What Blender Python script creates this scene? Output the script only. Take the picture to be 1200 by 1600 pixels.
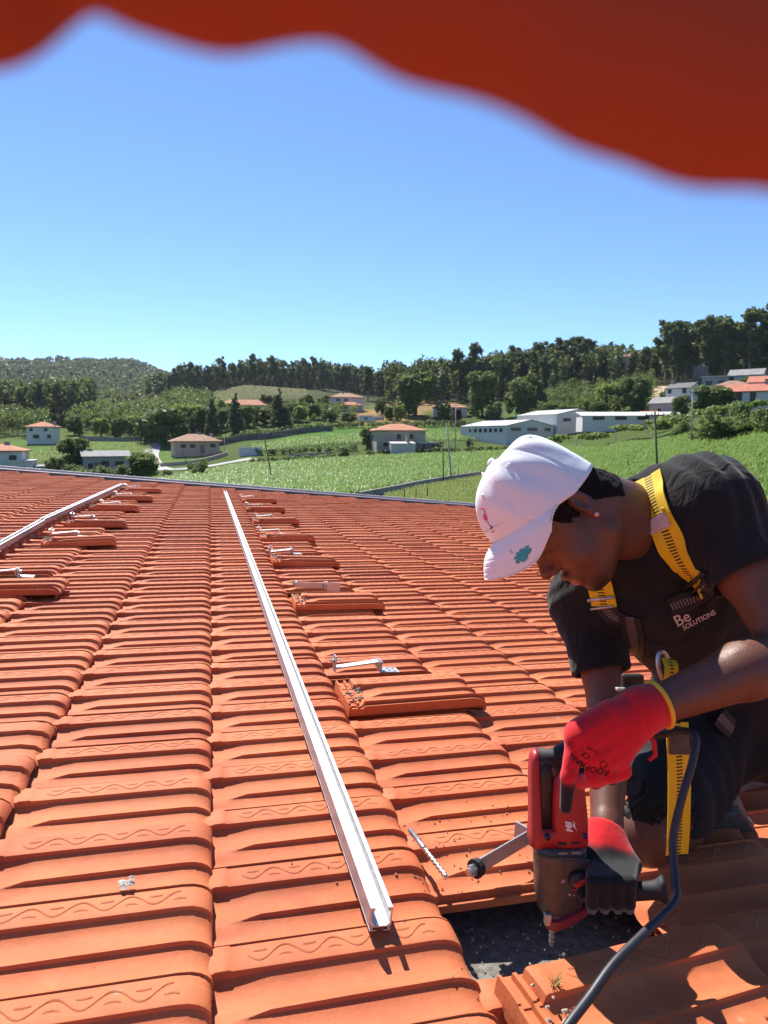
import bpy, math, random
import numpy as np
from mathutils import Vector, Matrix
from mathutils.bvhtree import BVHTree

# ------------------------------------------------------------------ start
for o in list(bpy.data.objects):
    bpy.data.objects.remove(o)
SC = bpy.context.scene
COL = SC.collection
PI = math.pi
rad = math.radians

# ------------------------------------------------------------------ camera
# World: Y runs along the tile courses, X points down the roof slope, Z up.
# The origin lies on the roof right below the camera.
F = 1110.0                                   # focal length in photo pixels (1200 x 1600)
_th = math.atan(116 / F)
_c = np.array([-271.0, -116.0, F]); _c /= np.linalg.norm(_c)
_dn = np.array([0, math.cos(_th), math.sin(_th)])
_y = _c - _dn * _c.dot(_dn); _y /= np.linalg.norm(_y)
_x = np.cross(_dn, _y)
if _x[0] < 0: _x = -_x
RM = np.array([_x, _y, -_dn])                # camera axes (right, down, forward) to world
SLOPE = rad(5.5)
RU = np.array([math.cos(SLOPE), 0, -math.sin(SLOPE)])
RV = np.array([0, 1.0, 0])
RN = np.array([math.sin(SLOPE), 0, math.cos(SLOPE)])
CAMH = 0.8
CAM = RN * CAMH

def W(u, v, n=0.0):                          # roof coordinates to world
    return u * RU + v * RV + n * RN
def PX(x, y, z):                             # a viewing direction and a depth to a world point
    return CAM + RM @ np.array([(x - 600) / F * z, (y - 800) / F * z, z])

cam_d = bpy.data.cameras.new('camera')
cam_o = bpy.data.objects.new('camera', cam_d); COL.objects.link(cam_o)
cam_d.sensor_fit = 'VERTICAL'; cam_d.sensor_height = 36.0
cam_d.lens = F / 1600 * 36.0
cam_d.clip_start = 0.005; cam_d.clip_end = 20000
_r, _u, _b = RM @ [1, 0, 0], RM @ [0, -1, 0], RM @ [0, 0, -1]
cam_o.matrix_world = Matrix(((_r[0], _u[0], _b[0], CAM[0]), (_r[1], _u[1], _b[1], CAM[1]),
                             (_r[2], _u[2], _b[2], CAM[2]), (0, 0, 0, 1)))
cam_d.dof.use_dof = True
cam_d.dof.focus_distance = 1.9
cam_d.dof.aperture_fstop = 12.5
SC.camera = cam_o

# ------------------------------------------------------------------ sky, sun, exposure
SUN_EL, SUN_AZ = rad(52), rad(-14)            # azimuth measured from +Y towards +X
world = bpy.data.worlds.new('World'); SC.world = world
world.use_nodes = True
wn = world.node_tree.nodes; wl = world.node_tree.links
for n_ in list(wn): wn.remove(n_)
w_out = wn.new('ShaderNodeOutputWorld'); w_bg = wn.new('ShaderNodeBackground')
w_sky = wn.new('ShaderNodeTexSky'); w_sky.sky_type = 'NISHITA'
w_sky.sun_disc = False
w_sky.sun_elevation = SUN_EL
w_sky.sun_rotation = SUN_AZ
w_sky.altitude = 300; w_sky.air_density = 0.75; w_sky.dust_density = 0.0; w_sky.ozone_density = 8.5
w_bg.inputs['Strength'].default_value = 0.112
wl.new(w_sky.outputs[0], w_bg.inputs['Color']); wl.new(w_bg.outputs[0], w_out.inputs['Surface'])

sun_d = bpy.data.lights.new('sun', 'SUN')
sun_o = bpy.data.objects.new('sun', sun_d); COL.objects.link(sun_o)
sun_d.energy = 5.0; sun_d.angle = rad(0.53); sun_d.color = (1.0, 0.95, 0.87)
_sd = Vector((math.sin(SUN_AZ) * math.cos(SUN_EL), math.cos(SUN_AZ) * math.cos(SUN_EL), math.sin(SUN_EL)))
sun_o.rotation_euler = (-_sd).to_track_quat('-Z', 'Y').to_euler()
sun_o.location = (0, 0, 40)
SC.view_settings.view_transform = 'Standard'
SC.view_settings.look = 'None'
SC.view_settings.exposure = 0.88
SC.view_settings.gamma = 1.0
SC.view_settings.use_curve_mapping = False

# ------------------------------------------------------------------ helpers
def put(name, mesh, mat=None, parent=None, loc=None):
    o = bpy.data.objects.new(name, mesh); COL.objects.link(o)
    if mat is not None and not mesh.materials: mesh.materials.append(mat)
    if parent is not None: o.parent = parent
    if loc is not None: o.location = tuple(float(c) for c in loc)
    return o
def empty(name, loc=(0, 0, 0), rz=0.0, parent=None):
    o = bpy.data.objects.new(name, None); COL.objects.link(o)
    o.location = tuple(float(c) for c in loc); o.rotation_euler = (0, 0, rz); o.empty_display_size = 0.2
    if parent is not None: o.parent = parent
    return o
def tag(o, label, cat, group=None, kind=None):
    o['label'] = label; o['category'] = cat
    if group: o['group'] = group
    if kind: o['kind'] = kind
    return o
def mesh_of(name, verts, faces, smooth=False):
    me = bpy.data.meshes.new(name)
    me.from_pydata([tuple(map(float, v)) for v in verts], [], [tuple(map(int, f)) for f in faces])
    if smooth: me.polygons.foreach_set('use_smooth', [True] * len(me.polygons))
    me.update()
    return me
def quad_mesh(name, V_, Q_, smooth=False):
    V_ = np.asarray(V_, dtype=np.float32).reshape(-1, 3); Q_ = np.asarray(Q_, dtype=np.int32).reshape(-1, 4)
    me = bpy.data.meshes.new(name)
    me.vertices.add(len(V_)); me.vertices.foreach_set('co', V_.ravel())
    me.loops.add(Q_.size); me.loops.foreach_set('vertex_index', Q_.ravel())
    me.polygons.add(len(Q_))
    me.polygons.foreach_set('loop_start', np.arange(0, Q_.size, 4, dtype=np.int32))
    if smooth: me.polygons.foreach_set('use_smooth', np.ones(len(Q_), dtype=bool))
    me.update(calc_edges=True); me.validate()
    return me
def attr_point(me, name, vals):
    a = me.attributes.new(name, 'FLOAT', 'POINT'); a.data.foreach_set('value', np.asarray(vals, dtype=np.float32))
def nrm(v):
    v = np.asarray(v, float); return v / max(np.linalg.norm(v), 1e-9)

class MB:                                     # a bag of simple shapes that becomes one mesh
    def __init__(s): s.v = []; s.f = []
    def add(s, vs, fs):
        b = len(s.v); s.v += [tuple(map(float, p)) for p in vs]; s.f += [tuple(b + i for i in f) for f in fs]; return s
    def box(s, c, size, M=None, bev=0.0):
        cx, cy, cz = c; hx, hy, hz = size[0] / 2, size[1] / 2, size[2] / 2
        if bev <= 0:
            vs = [(x * hx, y * hy, z * hz) for z in (-1, 1) for y in (-1, 1) for x in (-1, 1)]
            fs = [(0, 2, 3, 1), (4, 5, 7, 6), (0, 1, 5, 4), (2, 6, 7, 3), (0, 4, 6, 2), (1, 3, 7, 5)]
        else:
            b = min(bev, hx * .95, hy * .95, hz * .95)
            ring = []
            for (sx, sy) in ((1, 1), (-1, 1), (-1, -1), (1, -1)):
                for k in range(3):
                    a = math.atan2(sy, sx) - PI / 4 + k * PI / 4
                    ring.append((sx * (hx - b) + b * math.cos(a), sy * (hy - b) + b * math.sin(a)))
            vs = []; n = len(ring)
            for (zz, ins) in ((-hz, b * .7), (-hz + b * .7, 0), (hz - b * .7, 0), (hz, b * .7)):
                kx, ky = (hx - ins) / hx, (hy - ins) / hy
                vs += [(x * kx, y * ky, zz) for x, y in ring]
            fs = [tuple(range(n - 1, -1, -1)), tuple(range(3 * n, 4 * n))]
            for r in range(3):
                for i in range(n):
                    j = (i + 1) % n; fs.append((r * n + i, r * n + j, (r + 1) * n + j, (r + 1) * n + i))
        if M is not None: vs = [tuple(M @ Vector(p)) for p in vs]
        return s.add([(p[0] + cx, p[1] + cy, p[2] + cz) for p in vs], fs)
    def tube(s, pts, radii, n=8, caps=True):
        pts = [np.asarray(p, float) for p in pts]
        if not hasattr(radii, '__len__'): radii = [radii] * len(pts)
        rings = []; up = None
        for i, p in enumerate(pts):
            d = nrm(pts[min(i + 1, len(pts) - 1)] - pts[max(i - 1, 0)])
            if up is None:
                up = np.array([0, 0, 1.0]) if abs(d[2]) < .9 else np.array([1.0, 0, 0])
            a = nrm(up - d * up.dot(d)); up = a; b = np.cross(d, a)
            rings.append([p + radii[i] * (math.cos(t) * a + math.sin(t) * b) for t in np.arange(n) * 2 * PI / n])
        fs = []
        for i in range(len(pts) - 1):
            for k in range(n):
                j = (k + 1) % n; fs.append((i * n + k, i * n + j, (i + 1) * n + j, (i + 1) * n + k))
        if caps:
            fs.append(tuple(range(n - 1, -1, -1))); fs.append(tuple((len(pts) - 1) * n + k for k in range(n)))
        return s.add([p for r in rings for p in r], fs)
    def build(s, name, mat, parent=None, smooth=False, loc=None):
        me = mesh_of(name, s.v, s.f, smooth)
        return put(name, me, mat, parent, loc)

def spline(pts, n=8):                        # Catmull-Rom through points
    P = [np.asarray(p, float) for p in pts]; P = [2 * P[0] - P[1]] + P + [2 * P[-1] - P[-2]]
    out = []
    for i in range(1, len(P) - 2):
        for k in range(n):
            t = k / n
            out.append(.5 * ((2 * P[i]) + (-P[i - 1] + P[i + 1]) * t + (2 * P[i - 1] - 5 * P[i] + 4 * P[i + 1] - P[i + 2]) * t * t
                             + (-P[i - 1] + 3 * P[i] - 3 * P[i + 1] + P[i + 2]) * t ** 3))
    out.append(P[-2]); return out

# ------------------------------------------------------------------ materials
MATS = {}
class NT:
    def __init__(s, name):
        s.m = bpy.data.materials.new(name); s.m.use_nodes = True
        s.t = s.m.node_tree; s.n = s.t.nodes; s.l = s.t.links
        s.b = s.n['Principled BSDF']; s.out = s.n['Material Output']; MATS[name] = s.m
    def node(s, typ, **kw):
        nd = s.n.new(typ)
        for k, v in kw.items():
            if k in nd.inputs: nd.inputs[k].default_value = v
            else: setattr(nd, k, v)
        return nd
    def link(s, a, b): s.l.new(a, b)
    def set(s, **kw):
        for k, v in kw.items(): s.b.inputs[k.replace('_', ' ')].default_value = v
        return s
    def noise(s, scale, detail=4.0, rough=.55, coord='Object', vec=None):
        nz = s.node('ShaderNodeTexNoise'); nz.inputs['Scale'].default_value = scale
        nz.inputs['Detail'].default_value = detail; nz.inputs['Roughness'].default_value = rough
        if vec is None:
            tc = s.node('ShaderNodeTexCoord'); vec = tc.outputs[coord]
        s.link(vec, nz.inputs['Vector']); return nz
    def ramp(s, fac, stops):
        r = s.node('ShaderNodeValToRGB'); el = r.color_ramp.elements
        while len(el) < len(stops): el.new(.5)
        for e, (p, c) in zip(el, stops):
            e.position = p; e.color = (*c, 1) if len(c) == 3 else c
        s.link(fac, r.inputs['Fac']); return r
    def mix(s, fac, a, b, blend='MIX'):
        m = s.node('ShaderNodeMix'); m.data_type = 'RGBA'; m.blend_type = blend
        for sock, val in ((m.inputs[0], fac), (m.inputs[6], a), (m.inputs[7], b)):
            if hasattr(val, 'is_linked') or hasattr(val, 'links'): s.link(val, sock)
            elif isinstance(val, (int, float)): sock.default_value = val
            else: sock.default_value = (*val, 1)
        return m.outputs[2]
    def math(s, op, a, b=None, c=None):
        m = s.node('ShaderNodeMath'); m.operation = op
        for i, val in enumerate((a, b, c)):
            if val is None: continue
            if hasattr(val, 'links'): s.link(val, m.inputs[i])
            else: m.inputs[i].default_value = val
        return m.outputs[0]
    def bump(s, h, strength=.3, dist=.01, prev=None):
        b = s.node('ShaderNodeBump'); b.inputs['Strength'].default_value = strength; b.inputs['Distance'].default_value = dist
        s.link(h, b.inputs['Height'])
        if prev is not None: s.link(prev, b.inputs['Normal'])
        s.link(b.outputs[0], s.b.inputs['Normal']); return b.outputs[0]

def simple(name, col, rough=.6, metal=0.0, var=.12, scale=30.0, bump=0.0, bdist=.002, spec=.5, coord='Object'):
    if name in MATS: return MATS[name]
    t = NT(name); t.set(Roughness=rough, Metallic=metal); t.b.inputs['Specular IOR Level'].default_value = spec
    nz = t.noise(scale, coord=coord)
    d = tuple(c * (1 - var) for c in col); e = tuple(min(1, c * (1 + var)) for c in col)
    r = t.ramp(nz.outputs[0], [(.3, d), (.7, e)]); t.link(r.outputs[0], t.b.inputs['Base Color'])
    if bump > 0: t.bump(nz.outputs[0], bump, bdist)
    return t.m

def leaf_mat(name, c1, c2, trans=.3, rough=.55):
    t = NT(name); t.set(Roughness=rough); t.b.inputs['Specular IOR Level'].default_value = .12
    a = t.node('ShaderNodeAttribute'); a.attribute_name = 'lv'
    oi = t.node('ShaderNodeObjectInfo')
    f = t.math('ADD', t.math('MULTIPLY', a.outputs['Fac'], .75), t.math('MULTIPLY', oi.outputs['Random'], .3))
    col = t.mix(f, c1, c2)
    t.link(col, t.b.inputs['Base Color'])
    tr = t.node('ShaderNodeBsdfTranslucent'); mx = t.node('ShaderNodeMixShader'); mx.inputs[0].default_value = trans
    t.link(t.mix(.35, col, (.75, .85, .25)), tr.inputs['Color'])
    t.link(t.b.outputs[0], mx.inputs[1]); t.link(tr.outputs[0], mx.inputs[2]); t.link(mx.outputs[0], t.out.inputs['Surface'])
    return t.m

# ------------------------------------------------------------------ the tiled roof they work on
TP, TC = 0.2172, 0.415                        # cover width along Y, course length down the slope
U0 = 0.061                                    # a column's nose line
V_FAR = 12.25
t = NT('terracotta')
t.set(Roughness=.72); t.b.inputs['Specular IOR Level'].default_value = .35
geo = t.node('ShaderNodeNewGeometry')
at = t.node('ShaderNodeAttribute'); at.attribute_name = 'rnd'
oi = t.node('ShaderNodeObjectInfo')
rnd = t.math('FRACT', t.math('ADD', at.outputs['Fac'], t.math('MULTIPLY', oi.outputs['Random'], 7.31)))
n1 = t.noise(3.0, 5, .6, vec=geo.outputs['Position'])
n2 = t.noise(38.0, 6, .65, vec=geo.outputs['Position'])
n3 = t.noise(260.0, 3, .6, vec=geo.outputs['Position'])
base = t.ramp(rnd, [(0.0, (0.374, 0.075, 0.023)), (.22, (0.486, 0.110, 0.032)), (.45, (0.467, 0.105, 0.037)), (.62, (0.561, 0.154, 0.049)), (.8, (0.523, 0.131, 0.045)), (1.0, (0.430, 0.088, 0.027))])
c1 = t.mix(t.ramp(n1.outputs[0], [(.35, (0, 0, 0)), (.7, (1, 1, 1))]).outputs[0], base.outputs[0], (0.561, 0.166, 0.057))
c2 = t.mix(t.math('MULTIPLY', t.ramp(n2.outputs[0], [(.5, (0, 0, 0)), (.8, (1, 1, 1))]).outputs[0], .42), c1, (0.309, 0.075, 0.027))
# pale lime bloom and small dark specks
vo = t.node('ShaderNodeTexVoronoi'); vo.inputs['Scale'].default_value = 46.0; t.link(geo.outputs['Position'], vo.inputs['Vector'])
spk = t.ramp(vo.outputs['Distance'], [(.035, (1, 1, 1)), (.075, (0, 0, 0))])
spm = t.math('MULTIPLY', spk.outputs[0], t.math('GREATER_THAN', n1.outputs[0], .47))
c3 = t.mix(t.math('MULTIPLY', spm, .7), c2, (.10, .045, .03))
nb = t.noise(9.0, 6, .7, vec=geo.outputs['Position'])
c4 = t.mix(t.math('MULTIPLY', t.ramp(nb.outputs[0], [(.52, (0, 0, 0)), (.70, (1, 1, 1))]).outputs[0], .28), c3, (.60, .24, .10))
# dust in streaks down the slope, pale lichen dots, dark soot patches
mp = t.node('ShaderNodeMapping'); mp.inputs['Scale'].default_value = (2.2, 14.0, 8.0); t.link(geo.outputs['Position'], mp.inputs['Vector'])
ns = t.noise(2.2, 6, .7, vec=mp.outputs[0])
c5 = t.mix(t.math('MULTIPLY', t.ramp(ns.outputs[0], [(.42, (0, 0, 0)), (.64, (1, 1, 1))]).outputs[0], .38), c4, (.40, .095, .034))
nd2 = t.noise(1.1, 5, .65, vec=geo.outputs['Position'])
c6 = t.mix(t.math('MULTIPLY', t.ramp(nd2.outputs[0], [(.48, (0, 0, 0)), (.66, (1, 1, 1))]).outputs[0], .35), c5, (.30, .075, .030))
vl = t.node('ShaderNodeTexVoronoi'); vl.inputs['Scale'].default_value = 17.0; vl.inputs['Randomness'].default_value = 1.0; t.link(geo.outputs['Position'], vl.inputs['Vector'])
lic = t.math('MULTIPLY', t.ramp(vl.outputs['Distance'], [(.05, (1, 1, 1)), (.13, (0, 0, 0))]).outputs[0], t.math('MULTIPLY', t.math('GREATER_THAN', nb.outputs[0], .56), t.math('MULTIPLY', n2.outputs[0], .8)))
c7 = t.mix(lic, c6, (.46, .33, .22))
t.link(c7, t.b.inputs['Base Color'])
b2 = t.bump(n2.outputs[0], .35, .004)
t.bump(n3.outputs[0], .3, .0012, b2)
M_TILE = t.m

PROF = [(-.012, -.012), (-.012, -.0014), (0.02, -.0004), (.14, .0006), (.25, .0002), (.266, -.0008), (.271, -.0072), (.30, -.0115), (.34, -.0160), (.39, -.0186),
        (.46, -.0195), (.53, -.0178), (.585, -.0128), (.618, -.0078), (.628, -.0074), (.633, -.0042), (.647, -.0040), (.653, -.0110), (.70, -.0162),
        (.75, -.0185), (.82, -.0195), (.89, -.0158), (.94, -.0082), (.982, .0006), (1.0, .0014), (1.0, -.013), (1.045, -.013), (1.045, -.0105), (1.065, -.0105), (1.065, -.026)]
PROF_LO = [PROF[i] for i in (1, 4, 5, 6, 8, 10, 13, 15, 16, 17, 19, 21, 23, 24, 25)]
XS = [-.02, 0.0, .004, .026, .030, .05, .085, .20, .31, .362, .382, .396, .406, .4125, .4155, .416, .405]
def nose(x):
    if x < .362: return 0.0
    a = min(1.0, (x - .362) / .054)
    return -.031 * (1 - math.sqrt(max(0.0, 1 - a ** 2.2)))
def tile_z(x, s, h, i):
    z = -.030 * (1 - max(x, 0) / TC) + nose(x)
    tr = -.0165
    k = min(1.0, max(0.0, (x - .035) / .055))                     # ribs start a little below the upper course
    if .56 < s < .72: h = h * k + min(h, tr) * (1 - k)
    elif .27 < s < 1.0 and k < 1: h = h - .004 * (1 - k)
    if s < .28 and h > -.005 and .004 <= x <= .026: h += .0022    # the block at the band's upper end
    if x > .40: h *= (1 - .25 * (x - .40) / .016)
    return z + h
KW = 2 * PI / .0805
ORN = [(lambda x: .132 + .066 * math.sin(KW * (x - .055)), .055, .362, .0078)]
for i in range(8):                                                # short curls in the hollows of the wave
    xm = .055 + .0805 * (.25 + .5 * i); sg = 1 if i % 2 == 0 else -1
    ORN.append((lambda x, xm=xm, sg=sg: .132 - sg * .070 + sg * .040 * math.cos(KW * .8 * (x - xm)), xm - .010, xm + .013, .0055))
def tile_mesh(name, prof, xs, loose=False):
    vs, uvs = [], []
    xs = list(xs)
    if loose: xs = [-.052, -.050, -.044, -.043, -.036, -.035, -.024, -.023, -.016, -.015, -.004] + xs[1:]
    for x in xs:
        for (s, h) in prof:
            z = tile_z(x, s, h, 0)
            if loose and x < -.001:                               # the rebated head that normally lies under the next course
                hh = max(h, -.013) * .35 - .012
                rib = x in (-.050, -.044, -.023, -.016)
                z = -.030 + hh + (.007 if rib else -.003)
                if s >= 1.0 or s < -.01: z = min(z, -.03 + h)
                if x == -.052: z = -.062
            vs.append((x, -s * TP, z)); uvs.append((x, s))
    n = len(prof); m = len(xs)
    # last rows: turn the nose under
    fs = []
    vs = [list(p) for p in vs]
    for k in range(n):
        vs[(m - 2) * n + k][2] = min(vs[(m - 3) * n + k][2] - .006, -.036)
        vs[(m - 1) * n + k][2] = min(vs[(m - 3) * n + k][2] - .008, -.040)
    for i in range(m - 1):
        for k in range(n - 1):
            fs.append((i * n + k, i * n + k + 1, (i + 1) * n + k + 1, (i + 1) * n + k))
    for (fn, x0, x1, st) in ORN:                              # raised ornament lines on the band
        xs_ = np.arange(x0, x1, st); b0 = len(vs); m2 = len(xs_)
        for x in xs_:
            s_ = fn(x); e = .0009 if xs_[0] < x < xs_[-1] - st * .5 else .0004
            zb = tile_z(x, .1, .0011, 0)
            for (ds, dz) in ((-.0105, -.0003), (0, e), (.0105, -.0003)): vs.append([x, -(s_ + ds) * TP, zb + dz]); uvs.append((9, 9))
        for i in range(m2 - 1):
            for k in range(2): fs.append((b0 + i * 3 + k, b0 + i * 3 + k + 1, b0 + i * 3 + 3 + k + 1, b0 + i * 3 + 3 + k))
    nv = len(vs)
    if loose:                                                     # underside, so that it is a solid slab
        per = [i * n for i in range(m)] + [(m - 1) * n + k for k in range(1, n)] + [i * n + n - 1 for i in range(m - 2, -1, -1)] + [k for k in range(n - 2, 0, -1)]
        low = [(vs[q][0], vs[q][1], min(vs[q][2], -.012) - .016 if vs[q][0] < .40 else vs[q][2] - .004) for q in per]
        vs += low
        L = len(per)
        for i in range(L):
            j = (i + 1) % L; fs.append((per[i], nv + i, nv + j, per[j]))
        fs.append(tuple(nv + i for i in range(L)))
        uvs += [(9, 9)] * L
    me = bpy.data.meshes.new(name); me.from_pydata([tuple(p) for p in vs], [], fs)
    ul = me.uv_layers.new(name='UVMap')
    for lp in me.loops: ul.data[lp.index].uv = uvs[lp.vertex_index]
    me.polygons.foreach_set('use_smooth', [True] * len(me.polygons))
    me.update()
    me.set_sharp_from_angle(angle=rad(38))
    me.materials.append(M_TILE)
    return me
ROOFM = Matrix(((RU[0], RV[0], RN[0], 0), (RU[1], RV[1], RN[1], 0), (RU[2], RV[2], RN[2], 0), (0, 0, 0, 1)))

house = empty('tiled_house', W(1.0, 5.0, -6.0))
tag(house, 'house under the worker with a long orange clay tile roof and grey verge', 'house')
hl = Matrix.Translation(-Vector(house.location))
conc = simple('rough_concrete', (.17, .155, .135), .95, var=.35, scale=45, bump=.8, bdist=.01)
def roofbox(name, u0, u1, v0, v1, n0, n1, mat, parent):
    mb = MB(); mb.add([W(u, v, n) for n in (n0, n1) for v in (v0, v1) for u in (u0, u1)],
                      [(0, 2, 3, 1), (4, 5, 7, 6), (0, 1, 5, 4), (2, 6, 7, 3), (0, 4, 6, 2), (1, 3, 7, 5)])
    o = mb.build(name, mat, None); o.parent = parent
    if parent is house: o.matrix_parent_inverse = hl
    return o
UL, UR, VN = -4.95, 7.55, -1.6
roof = roofbox('roof', UL, UR - .1, VN, V_FAR - .04, -.32, -.115, conc, house)
M_PLASTER = simple('cream_plaster', (.62, .56, .46), .9, var=.08, scale=3)
wb = MB()
for (a, b) in (((UL + .4, VN + .4), (UR - .5, VN + .4)), ((UR - .5, VN + .4), (UR - .5, V_FAR - .4)), ((UR - .5, V_FAR - .4), (UL + .4, V_FAR - .4)), ((UL + .4, V_FAR - .4), (UL + .4, VN + .4))):
    wb.add([W(*a, -.33), W(*b, -.33), np.array([*W(*b)[:2], -6.6]), np.array([*W(*a)[:2], -6.6])], [(0, 1, 2, 3)])
o = wb.build('wall', M_PLASTER); o.parent = house; o.matrix_parent_inverse = hl
M_FLASH = simple('verge_metal', (.17, .125, .13), .6, .15, var=.15, scale=6)
M_FLASHL = simple('verge_edge', (.62, .60, .58), .5, .3, var=.1, scale=6)
fl = roofbox('verge_flashing', UL, UR, V_FAR + .005, V_FAR + .20, -.30, .012, M_FLASH, house)
roofbox('verge_edge_trim', UL, UR, V_FAR + .205, V_FAR + .245, -.34, .045, M_FLASHL, fl)
roofbox('eave_gutter', UR + .005, UR + .15, VN, V_FAR + .2, -.36, -.22, M_FLASH, house)

ME_TILE = tile_mesh('tile', PROF, XS)
ME_LOOSE = tile_mesh('loose_tile', PROF, XS, True)
# near side of every missing tile in the two columns where the rail hooks go (column index, far edge v)
def col_phase(j): return (1.123 + .09 * j) % TP
rng = random.Random(4)
LOOSE_R = [2.14, 3.553, 4.853, 6.045, 7.295, 8.569, 9.842]
LOOSE_L = [3.62, 5.15, 6.22, 7.60, 8.80, 10.15]
holes = set()
def row_at(j, v):                                                 # index of the tile of column j that covers v
    return math.ceil((v - col_phase(j)) / TP)
holes.add((1, row_at(1, 1.10)))
for v in LOOSE_R: holes.add((1, row_at(1, v + .30)))
for v in LOOSE_L: holes.add((-3, row_at(-3, v + .30)))
cells = []
for j in range(-11, 18):
    ph = col_phase(j)
    for k in range(int((VN - ph) / TP) + 1, 99):
        vf = ph + k * TP
        if vf > V_FAR - .01: break
        if vf - TP < VN: continue
        if (j, k) in holes: continue
        u = U0 + TC * j
        cells.append((j, k, u, vf))
def cam_px(p):
    c = RM.T @ (np.asarray(p) - CAM)
    if c[2] < .05: return None
    return 600 + F * c[0] / c[2], 800 + F * c[1] / c[2], c[2]
def jit(j, k):
    r = random.Random(j * 977 + k * 131)
    return r.uniform(-.0018, .0018), r.uniform(-.0035, .0035), r.uniform(-.0016, .0016), r.uniform(-.006, .006), r.uniform(-.004, .004), r.random()
ranked = []
for c in cells:
    q = cam_px(W(c[2] + .2, c[3] - .1))
    vis = q is not None and -60 < q[0] < 1260 and q[1] < 1720
    ranked.append((q[2] if vis else 1e3 + c[3] * c[3] + c[2] * c[2], c))
ranked.sort(key=lambda a: a[0])
near = ranked[:300]; rest = ranked[300:]
for _, (j, k, u, vf) in near:
    du, dv, dn, rx, ry, rr = jit(j, k)
    o = bpy.data.objects.new('tile', ME_TILE); COL.objects.link(o); o.parent = roof
    o.matrix_local = ROOFM @ Matrix.Translation((u + du, vf + dv * .6, dn)) @ Matrix.Rotation(rx * .5, 4, 'X') @ Matrix.Rotation(ry, 4, 'Y')
xlo = [0.0, .05, .362, .396, .411, .4155]
tz = np.array([[(x, -s * TP, tile_z(x, s, h, 0) - (.004 if x > .415 else 0)) for (s, h) in PROF_LO] for x in xlo]).reshape(-1, 3)
nn = len(PROF_LO)
tq = np.array([(i * nn + k, i * nn + k + 1, (i + 1) * nn + k + 1, (i + 1) * nn + k) for i in range(len(xlo) - 1) for k in range(nn - 1)])
VV, QQ, RR, UVS = [], [], [], []
uv1 = np.array([(x, s) for x in xlo for (s, h) in PROF_LO])
for i, (_, (j, k, u, vf)) in enumerate(rest):
    du, dv, dn, rx, ry, rr = jit(j, k)
    q = tz + np.array([u + du, vf + dv * .6, dn]); q[:, 2] += -tz[:, 1] * 0 + tz[:, 1] * rx * .5 - tz[:, 0] * ry
    VV.append(q @ np.array([RU, RV, RN])); QQ.append(tq + i * len(tz)); RR.append(np.full(len(tz), rr)); UVS.append(uv1)
VV = np.concatenate(VV); QQ = np.concatenate(QQ)
me = quad_mesh('tile_field', VV, QQ, True); attr_point(me, 'rnd', np.concatenate(RR))
ul = me.uv_layers.new(name='UVMap'); li = np.empty(len(me.loops), dtype=np.int32); me.loops.foreach_get('vertex_index', li)
ul.data.foreach_set('uv', np.concatenate(UVS)[li].astype(np.float32).ravel())
me.set_sharp_from_angle(angle=rad(45))
me.materials.append(M_TILE)
o = put('tile_field', me, None, roof); o['kind'] = 'stuff'

# ------------------------------------------------------------------ terrain
TX = np.array([-200, 0, 100, 200, 300, 400, 500, 600, 700, 800, 900, 1000, 1100, 1200, 1400], float)
TD = np.array([0, 60, 90, 130, 170, 210, 260, 320, 400, 500, 700, 1100, 1600, 2600, 9000], float)
TZ = np.array([
    # 0   60   90  130   170   210  260  320  400  500  700 1100 1600 2600 9000
    [-7, -6.4, -6.2, -6.2, -6, -3.5, 1, 4, 8, 16, 30, 70, 130, 150, 140],
    [-7, -6.4, -6.2, -6.2, -6, -3.5, 1, 4, 9, 16, 30, 75, 146, 150, 140],
    [-7, -6.4, -6.2, -6.2, -6, -3, 1.5, 5, 10, 18, 32, 84, 160, 150, 140],
    [-7, -6.4, -6.2, -6.2, -6, -3.5, 1, 5, 9, 16, 30, 80, 152, 140, 130],
    [-7, -6.4, -6.2, -6.2, -5.5, -3, 3, 8, 16, 27, 32, 70, 120, 120, 120],
    [-7, -6.4, -6.2, -6.0, -4.3, -.2, 7, 13, 24, 35, 32, 55, 80, 90, 100],
    [-7, -6.4, -6.2, -5.8, -3.6, 1.2, 8.5, 15, 24, 34, 32, 45, 60, 60, 80],
    [-7, -6.4, -6.2, -5.7, -3.4, 1.4, 8.5, 15, 23, 29, 32, 40, 50, 50, 60],
    [-7, -6.4, -6.2, -5.5, -3.3, 1.2, 8.5, 16, 25, 32, 36, 40, 50, 50, 60],
    [-7, -6.4, -6.2, -5.4, -3.0, .6, 8, 17, 29, 38, 42, 45, 50, 50, 60],
    [-7, -7, -6.4, -3.8, -1.0, 2.4, 9.5, 18, 31, 40, 44, 45, 50, 50, 60],
    [-7, -6.4, -4.4, -.9, 1.5, 5, 12, 21, 30, 38, 44, 45, 50, 50, 60],
    [-7, -5.4, -2.4, 1.6, 4.4, 8, 14, 22, 30, 38, 44, 45, 50, 50, 60],
    [-7, -4.6, -1.0, 3.2, 6.2, 10, 16, 24, 32, 40, 44, 45, 50, 50, 60],
    [-7, -4.6, -1.0, 3.2, 6.2, 10, 16, 24, 32, 40, 44, 45, 50, 50, 60]], float)
YAW = math.atan2((RM @ [0, 0, 1])[0], (RM @ [0, 0, 1])[1])
def az_of(x): return YAW + math.atan((x - 600) / F)
def ximg(px, py):                                                 # bearing to table column
    a = np.arctan2(px - CAM[0], py - CAM[1]) - YAW
    a = (a + PI) % (2 * PI) - PI
    return np.where(np.abs(a) < 1.2, 600 + F * np.tan(np.clip(a, -1.2, 1.2)), np.where(a > 0, 1400, -200))
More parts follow.
